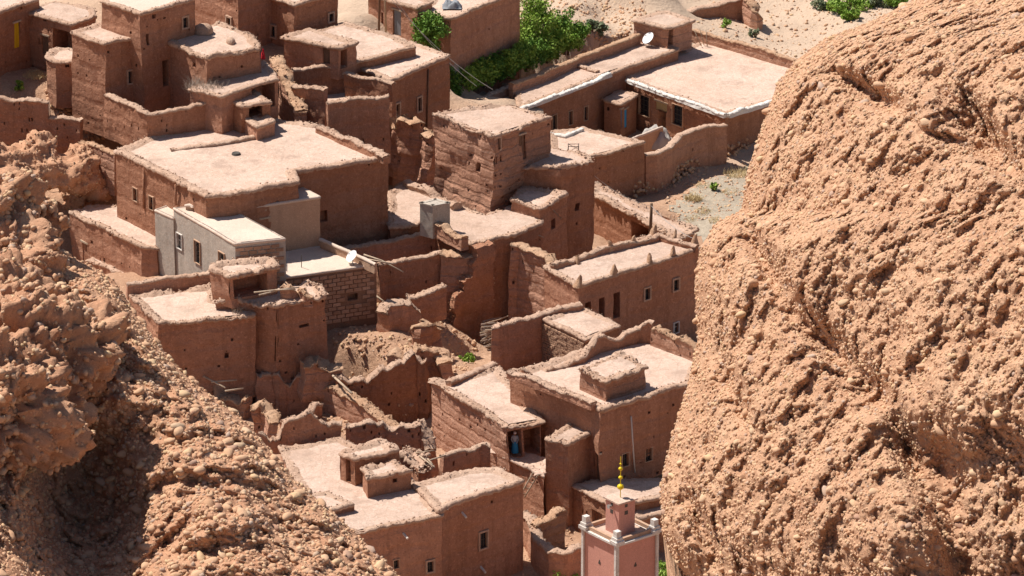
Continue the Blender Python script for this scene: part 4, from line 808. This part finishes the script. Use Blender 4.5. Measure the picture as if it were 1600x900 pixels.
def lump(name, label, cat, px, py, z, r, h, m='coping'):
    c = P(px, py, z); f = MB(); f.lathe((0, 0, 0), [(r, -.15), (r * 1.05, h * .3), (r * .9, h * .7), (r * .5, h), (0, h * 1.05)], 14); v = np.array([tuple(q) for q in f.V]) + np.array(c); tag(mesh(name, rough3(v, 2.2), f.F, m), label, cat)
lump('clay_dome', 'rounded clay chimney dome on the lumpy low roof', 'chimney', 319, 52, 20.05, .7, .75)
lump('clay_vent', 'small clay smoke vent on the lumpy low roof', 'chimney', 360, 68, 20.05, .5, .4)
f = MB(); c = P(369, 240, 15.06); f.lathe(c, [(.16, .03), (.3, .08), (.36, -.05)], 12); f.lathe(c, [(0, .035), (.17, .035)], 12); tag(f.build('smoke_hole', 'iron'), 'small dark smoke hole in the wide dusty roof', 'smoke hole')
# metal stand on the smooth roof
st = empty('stand', P(896, 236, 4.4), 'small dark metal stand on the smooth pale roof', 'stand'); b = P(896, 236, 4.4)
cs = [b + Vector((x, y, 0)) for x, y in ((-.42, -.3), (.42, -.3), (.42, .3), (-.42, .3))]
for p in cs: f = MB(); f.tube([p, p + Vector((0, 0, .55))], .035); f.build('leg', 'iron', st)
for p, q in zip(cs, cs[1:] + cs[:1]):
    f = MB(); f.tube([p + Vector((0, 0, .5)), q + Vector((0, 0, .5))], .03); f.build('rail', 'iron', st)
    f = MB(); f.tube([p + Vector((0, 0, .05)), q + Vector((0, 0, .5))], .02); f.build('brace', 'iron', st)
# tarp heap and cloth
def sheet_lump(name, label, cat, px, py, z, rx, ry, h, m):
    c = P(px, py, z); n = 18; xs = np.linspace(-1, 1, n); X, Y = np.meshgrid(xs, xs, indexing='ij'); r = np.clip(1 - X ** 2 - Y ** 2, 0, 1)
    Z = h * np.sqrt(r) * (1 + .5 * fbm(np.stack([X * 3, Y * 3, X * 0 + px], -1), 1, 3, 5)); V = np.stack([c.x + X * rx, c.y + Y * ry, c.z + Z], -1).reshape(-1, 3); k = np.arange(n * n).reshape(n, n)
    tag(mesh(name, V, np.stack([k[:-1, :-1], k[1:, :-1], k[1:, 1:], k[:-1, 1:]], -1).reshape(-1, 4), m), label, cat)
sheet_lump('tarp_heap', 'grey tarpaulin over a heap inside the courtyard', 'tarpaulin', 1024, 224, .6, 1.4, 1.6, 1.1, 'tarp')
sheet_lump('cloth', 'red cloth hung at the stable roof edge', 'cloth', 411, 92, 18.1, .18, .15, .6, 'red_cloth')
sheet_lump('cloth_bundle', 'dark blue bundle on the roof at the top edge', 'bundle', 706, 10, 12.1, .8, .7, .5, 'grey_door')
# firewood in the corner under the sheer wall
wp = empty('firewood_pile', P(778, 535, 1.8), 'stack of long firewood branches in the shaded corner', 'firewood')
for i in range(70):
    a = P(754 + random.uniform(-4, 5), 545 - i * .75 + random.uniform(-3, 3), 1.8 + i * .036 + random.uniform(-.1, .1)) + Vector((0, random.uniform(-1.8, -.9), 0)); d = Vector((random.uniform(1., 2.), random.uniform(-.2, .5), random.uniform(-.2, .75)))
    f = MB(); f.tube([a, a + d * .5 + Vector((0, 0, random.uniform(-.1, .12))), a + d], random.uniform(.035, .07), .03, 5); f.build('branch', 'brush' if i % 3 else 'wood', wp)
# power line
def wire(label, a, b, sag):
    A, B = P(*a), P(*b); f = MB(); f.tube([A.lerp(B, t / 12) - Vector((0, 0, sag * 4 * t / 12 * (1 - t / 12))) for t in range(13)], .018, None, 4); tag(f.build('power_line', 'metal'), label, 'cable')
wire('power cable from the dark pole down past the long house', (596, -20, 15), (770, 140, 7.5), .8)
wire('second power cable crossing the dense round shrub', (604, -20, 15.2), (745, 135, 7.5), .7)
wire('cable from the tower house to the stout post', (926, 272, 11.2), (1017, 322, 7.9), .4)
wire('cable from the stout post to the pinnacle house', (1018, 322, 7.9), (1082, 372, 10), .3)

# ------------------------------------------------------------------ the person in the loggia
def person():
    p = P(804.5, 711, 4.12) + Vector((0, .25, 0)); root = empty('person', p, 'person with pale cap, grey top and blue skirt standing in the loggia', 'person')
    J = {'pel': (0, 0, .86), 'ch': (0, 0, 1.2), 'nk': (0, -.01, 1.38), 'hd': (0, -.03, 1.47), 'top': (0, -.03, 1.6), 'ls': (-.19, 0, 1.31), 'le': (-.24, -.05, 1.05), 'lw': (-.12, -.2, .92), 'lh': (-.06, -.24, .9), 'rs': (.19, 0, 1.31), 're': (.24, -.04, 1.05), 'rw': (.14, -.2, .9), 'rh': (.08, -.24, .88),
         'lk': (-.1, -.03, .46), 'la': (-.1, .01, .08), 'lt': (-.11, -.13, .04), 'lp': (-.09, 0, .8), 'rk': (.1, -.03, .46), 'ra': (.1, .01, .08), 'rt': (.11, -.13, .04), 'rp': (.09, 0, .8)}
    Rd = dict(pel=.15, ch=.155, nk=.055, hd=.095, top=.07, ls=.075, le=.05, lw=.037, lh=.035, rs=.075, re=.05, rw=.037, rh=.035, lk=.065, la=.045, lt=.035, lp=.09, rk=.065, ra=.045, rt=.035, rp=.09)
    E = [('pel', 'ch'), ('ch', 'nk'), ('nk', 'hd'), ('hd', 'top'), ('ch', 'ls'), ('ls', 'le'), ('le', 'lw'), ('lw', 'lh'), ('ch', 'rs'), ('rs', 're'), ('re', 'rw'), ('rw', 'rh'), ('pel', 'lp'), ('lp', 'lk'), ('lk', 'la'), ('la', 'lt'), ('pel', 'rp'), ('rp', 'rk'), ('rk', 'ra'), ('ra', 'rt')]
    ks = list(J); me = bpy.data.meshes.new('body'); me.from_pydata([J[k] for k in ks], [(ks.index(a), ks.index(b)) for a, b in E], [])
    o = bpy.data.objects.new('body', me); C.objects.link(o); o.modifiers.new('skin', 'SKIN'); o.modifiers.new('sub', 'SUBSURF').levels = 2; o.modifiers['sub'].render_levels = 2
    for i, k in enumerate(ks): me.skin_vertices[0].data[i].radius = (Rd[k], Rd[k]); me.skin_vertices[0].data[i].use_root = (k == 'pel')
    me.materials.append(M['shirt']); o.parent = root
    f = MB(); f.lathe(p, [(.17, .95), (.2, .8), (.23, .5), (.26, .12), (.25, .1)], 16); f.build('skirt', 'skirt', root, True)
    f = MB(); c = p + Vector((0, -.05, 1.5)); f.lathe(c, [(.0, -.12), (.06, -.1), (.09, -.02), (.09, .05), (.05, .1)], 12); f.build('face', 'skin', root, True)
    f = MB(); c = p + Vector((0, -.03, 1.56)); f.lathe(c, [(.112, -.03), (.12, .03), (.1, .1), (0, .13)], 14); f.build('cap', 'cap', root, True)
person()

# ------------------------------------------------------------------ plants
def crown_mesh(c, rx, ry, rz, n, leaf, clumps, seed):
    r = np.random.default_rng(seed); cc = r.normal(size=(clumps, 3)); cc /= np.linalg.norm(cc, axis=1)[:, None]; cc *= r.random((clumps, 1)) ** .45 * np.array([rx, ry, rz]) * .85
    k = r.integers(0, clumps, n); d = r.normal(size=(n, 3)); d /= np.linalg.norm(d, axis=1)[:, None]; cr = (.22 + .2 * r.random(clumps)) * (rx + rz) / 2
    p = np.array(c) + cc[k] + d * (cr[k] * r.random(n) ** .4)[:, None]
    u = r.normal(size=(n, 3)); u /= np.linalg.norm(u, axis=1)[:, None]; v = np.cross(u, r.normal(size=(n, 3))); v /= np.linalg.norm(v, axis=1)[:, None]; s = leaf * (.6 + .8 * r.random(n))[:, None]
    V = np.stack([p - u * s, p + v * s * .5, p + u * s, p - v * s * .5], 1).reshape(-1, 3); F = np.arange(n * 4).reshape(n, 4); return V, F
def tree(name, label, px, py, z, rx, rz, n, m='leaf', cat='tree', group=None, h=None, leaf=.13, seed=1):
    b = P(px, py, z); root = empty(name, b, label, cat, group); h = rz if h is None else h
    V, F = crown_mesh(b + Vector((0, 0, h)), rx, rx, rz, n, leaf, max(10, int(n / 90)), seed); mesh('crown', V, F, m, root, False)
    f = MB(); f.tube([b - Vector((0, 0, .2)), b + Vector((.05, 0, h * .5)), b + Vector((0, 0, h))], .12, .06)
    for a in range(5): t = a * 1.26 + seed; f.tube([b + Vector((0, 0, h * .4)), b + Vector((cos(t) * rx * .6, sin(t) * rx * .6, h * 1.1))], .06, .02, 5)
    f.build('trunk', 'bark', root)
def tat(px, py): return at(px, py).z
tree('shrub', 'dense round green shrub between the two top-edge houses', 672, 82, 9.2, 1.8, 1.9, 3600, cat='shrub', seed=3)
tree('tree', 'tall leafy green tree on the garden slope', 835, 92, 5.0, 2.1, 3.0, 5600, 'leaf_bright', h=3.0, seed=4)
tree('tree', 'second smaller tree right of the tall leafy one', 882, 82, 4.9, 1.7, 2.0, 3600, h=2.1, seed=5)
for i in range(13):
    x = 706 + i * 16.5; y = 152 - i * 6.3; r = random.uniform(1.1, 1.45)
    tree('hedge_bush', 'leafy bush in the bright green hedge behind the white-coped wing', x, y, 5.3, r, 1.3, 3000, 'leaf_bright' if i % 4 else 'leaf', 'bush', 'bushes of the garden hedge', 1.25, .11, seed=10 + i)
for i, (x, y, r) in enumerate(((715, 108, .9), (738, 104, .7), (795, 78, .8), (812, 62, .7), (940, 55, .7), (925, 48, .6))):
    tree('grey_bush', 'grey-green bush on the dry garden slope', x, y, tat(x, y), r, .7, 900, 'leaf_grey', 'bush', 'grey bushes on the slope', .6, seed=30 + i)
for i, (x, y, r) in enumerate(((1290, 14, 1.), (1312, 18, 1.2), (1340, 12, 1.3), (1370, 8, 1.2), (1400, 12, 1.), (1330, 30, .8))):
    tree('field_bush', 'low green bush in the plot behind the big cliff', x, y, tat(x, y), r * 1.3, .7, 1500, 'leaf_bright' if i % 3 else 'leaf_grey', 'bush', 'bushes in the rear plot', .5, seed=40 + i)
for i, (x, y, lb) in enumerate(((888, 905, 'green shrub at the left foot of the minaret'), (1042, 904, 'green shrub between the minaret and the cliff'), (730, 566, 'bright green weed tuft behind the low parapet'), (1133, 44, 'sparse green tuft by the field wall'), (1116, 298, 'small green tuft on the stream gravel'), (1180, 58, 'pale weed clump in the dry garden'), (30, 140, 'small green weed by the long low wall'), (675, 466, 'yellowish weed on the rubble floor'))):
    tree('shrub', lb, x, y, tat(x, y), (1.4, 1.2, .7, .7, .5, .7, .5, .5)[i], (.9, .8, .45, .4, .3, .4, .4, .25)[i], (1800, 1500, 700, 400, 260, 350, 300, 200)[i], 'leaf_grey' if i in (5, 7) else 'leaf_bright', 'shrub', None, .4, .11, 60 + i)
def tuft(name, label, px, py, r, h, n, m, z=None, cat='brush'):
    c = at(px, py) if z is None else P(px, py, z); f = MB()
    for i in range(n):
        a, t = random.uniform(0, 6.3), r * sqrt(random.random()); b = c + Vector((cos(a) * t, sin(a) * t, -.05)); d = Vector((random.gauss(0, .5), random.gauss(0, .5), 1)).normalized() * h * random.uniform(.5, 1.1)
        f.tube([b, b + d * .5, b + d + Vector((random.gauss(0, .1), random.gauss(0, .1), -.1))], .018, .006, 3)
    tag(f.build(name, m), label, cat)
tuft('brushwood_heap', 'heap of grey dry brushwood above the courtyard wall', 322, 140, 1.5, 1.2, 520, 'brush', 17.6)
tuft('dry_grass', 'dry straw clump at the stream edge under the cliff', 1155, 276, 1.3, .9, 260, 'straw')
tuft('dry_grass', 'round dry bush in the shade of the stream wall', 1083, 312, .7, .7, 240, 'straw')
tuft('dry_grass', 'yellow dry grass beside the small tower hut', 57, 118, 1., .5, 200, 'straw', 15.4)
for i, (x, y) in enumerate(((1066, 352), (1098, 330), (1120, 345), (1140, 300), (1100, 290), (1082, 342))):
    tuft('dry_grass', 'dry yellow-brown scrub on the grey stream gravel', x, y, .7, .4, 110, 'straw')
    bpy.context.scene.collection.objects[-1]['group'] = 'scrub on the stream bed'
tuft('twigs', 'few upright twigs at the corner of the cracked house roof', 372, 488, .5, .7, 26, 'wood', 9.4)

# ------------------------------------------------------------------ loose stones
def field(name, label, px0, px1, py0, py1, n, lo, hi, keep=None):
    xs, ys = rng.uniform(px0, px1, n), rng.uniform(py0, py1, n); z = np.full(n, 3.)
    for _ in range(10):
        d = np.array([tuple(ray(a, b)) for a, b in zip(xs, ys)]); t = (z - CH) / d[:, 2]; x, y = d[:, 0] * t, d[:, 1] * t; z = .5 * z + .5 * ground_z(x, y)
    s = lo + (hi - lo) * rng.random(n) ** 2.5; pebbles(name, np.stack([x, y, z], -1), s, None, label, 'stones')
field('stone_heap', 'heap of tumbled building stones below the small tower hut', 72, 150, 138, 172, 420, .1, .3)
field('stone_heap', 'loose stones tumbling beside the crumbling terrace wall', 128, 165, 165, 215, 300, .1, .28)
field('rubble', 'earth clods strewn over the rubble mound in the middle', 520, 745, 455, 580, 1500, .04, .22)
field('gravel', 'grey cobbles along the stream bed', 1040, 1170, 255, 345, 700, .05, .2)
field('rubble', 'stones scattered over the dry garden slope', 700, 1010, 0, 120, 3000, .05, .26)
field('rubble', 'loose stones on the alley floor by the front house', 815, 900, 820, 899, 260, .04, .14)

# stone footing of the compound above the stream
ft = [P(930, 305, .2), P(1000, 300, .2), P(1060, 280, .2), P(1130, 250, .2), P(1200, 225, .2)]; pp = []
for a, b in zip(ft, ft[1:]):
    for k in range(150): q = a.lerp(b, random.random()); h = random.random(); pp.append((q.x, q.y + random.uniform(-.5, .6) + h * .9, -.1 + h * 1.3))
pebbles('stone_footing', np.array(pp), rng.uniform(.12, .26, len(pp)), None, 'rough stone footing along the compound wall above the stream', 'stones')
field('rubble', 'stones scattered over the bare plot behind the compound', 1080, 1420, -5, 95, 900, .05, .24)
field('rubble', 'fallen clods over the floors of the ruined pit rooms', 400, 700, 590, 700, 1300, .05, .24)
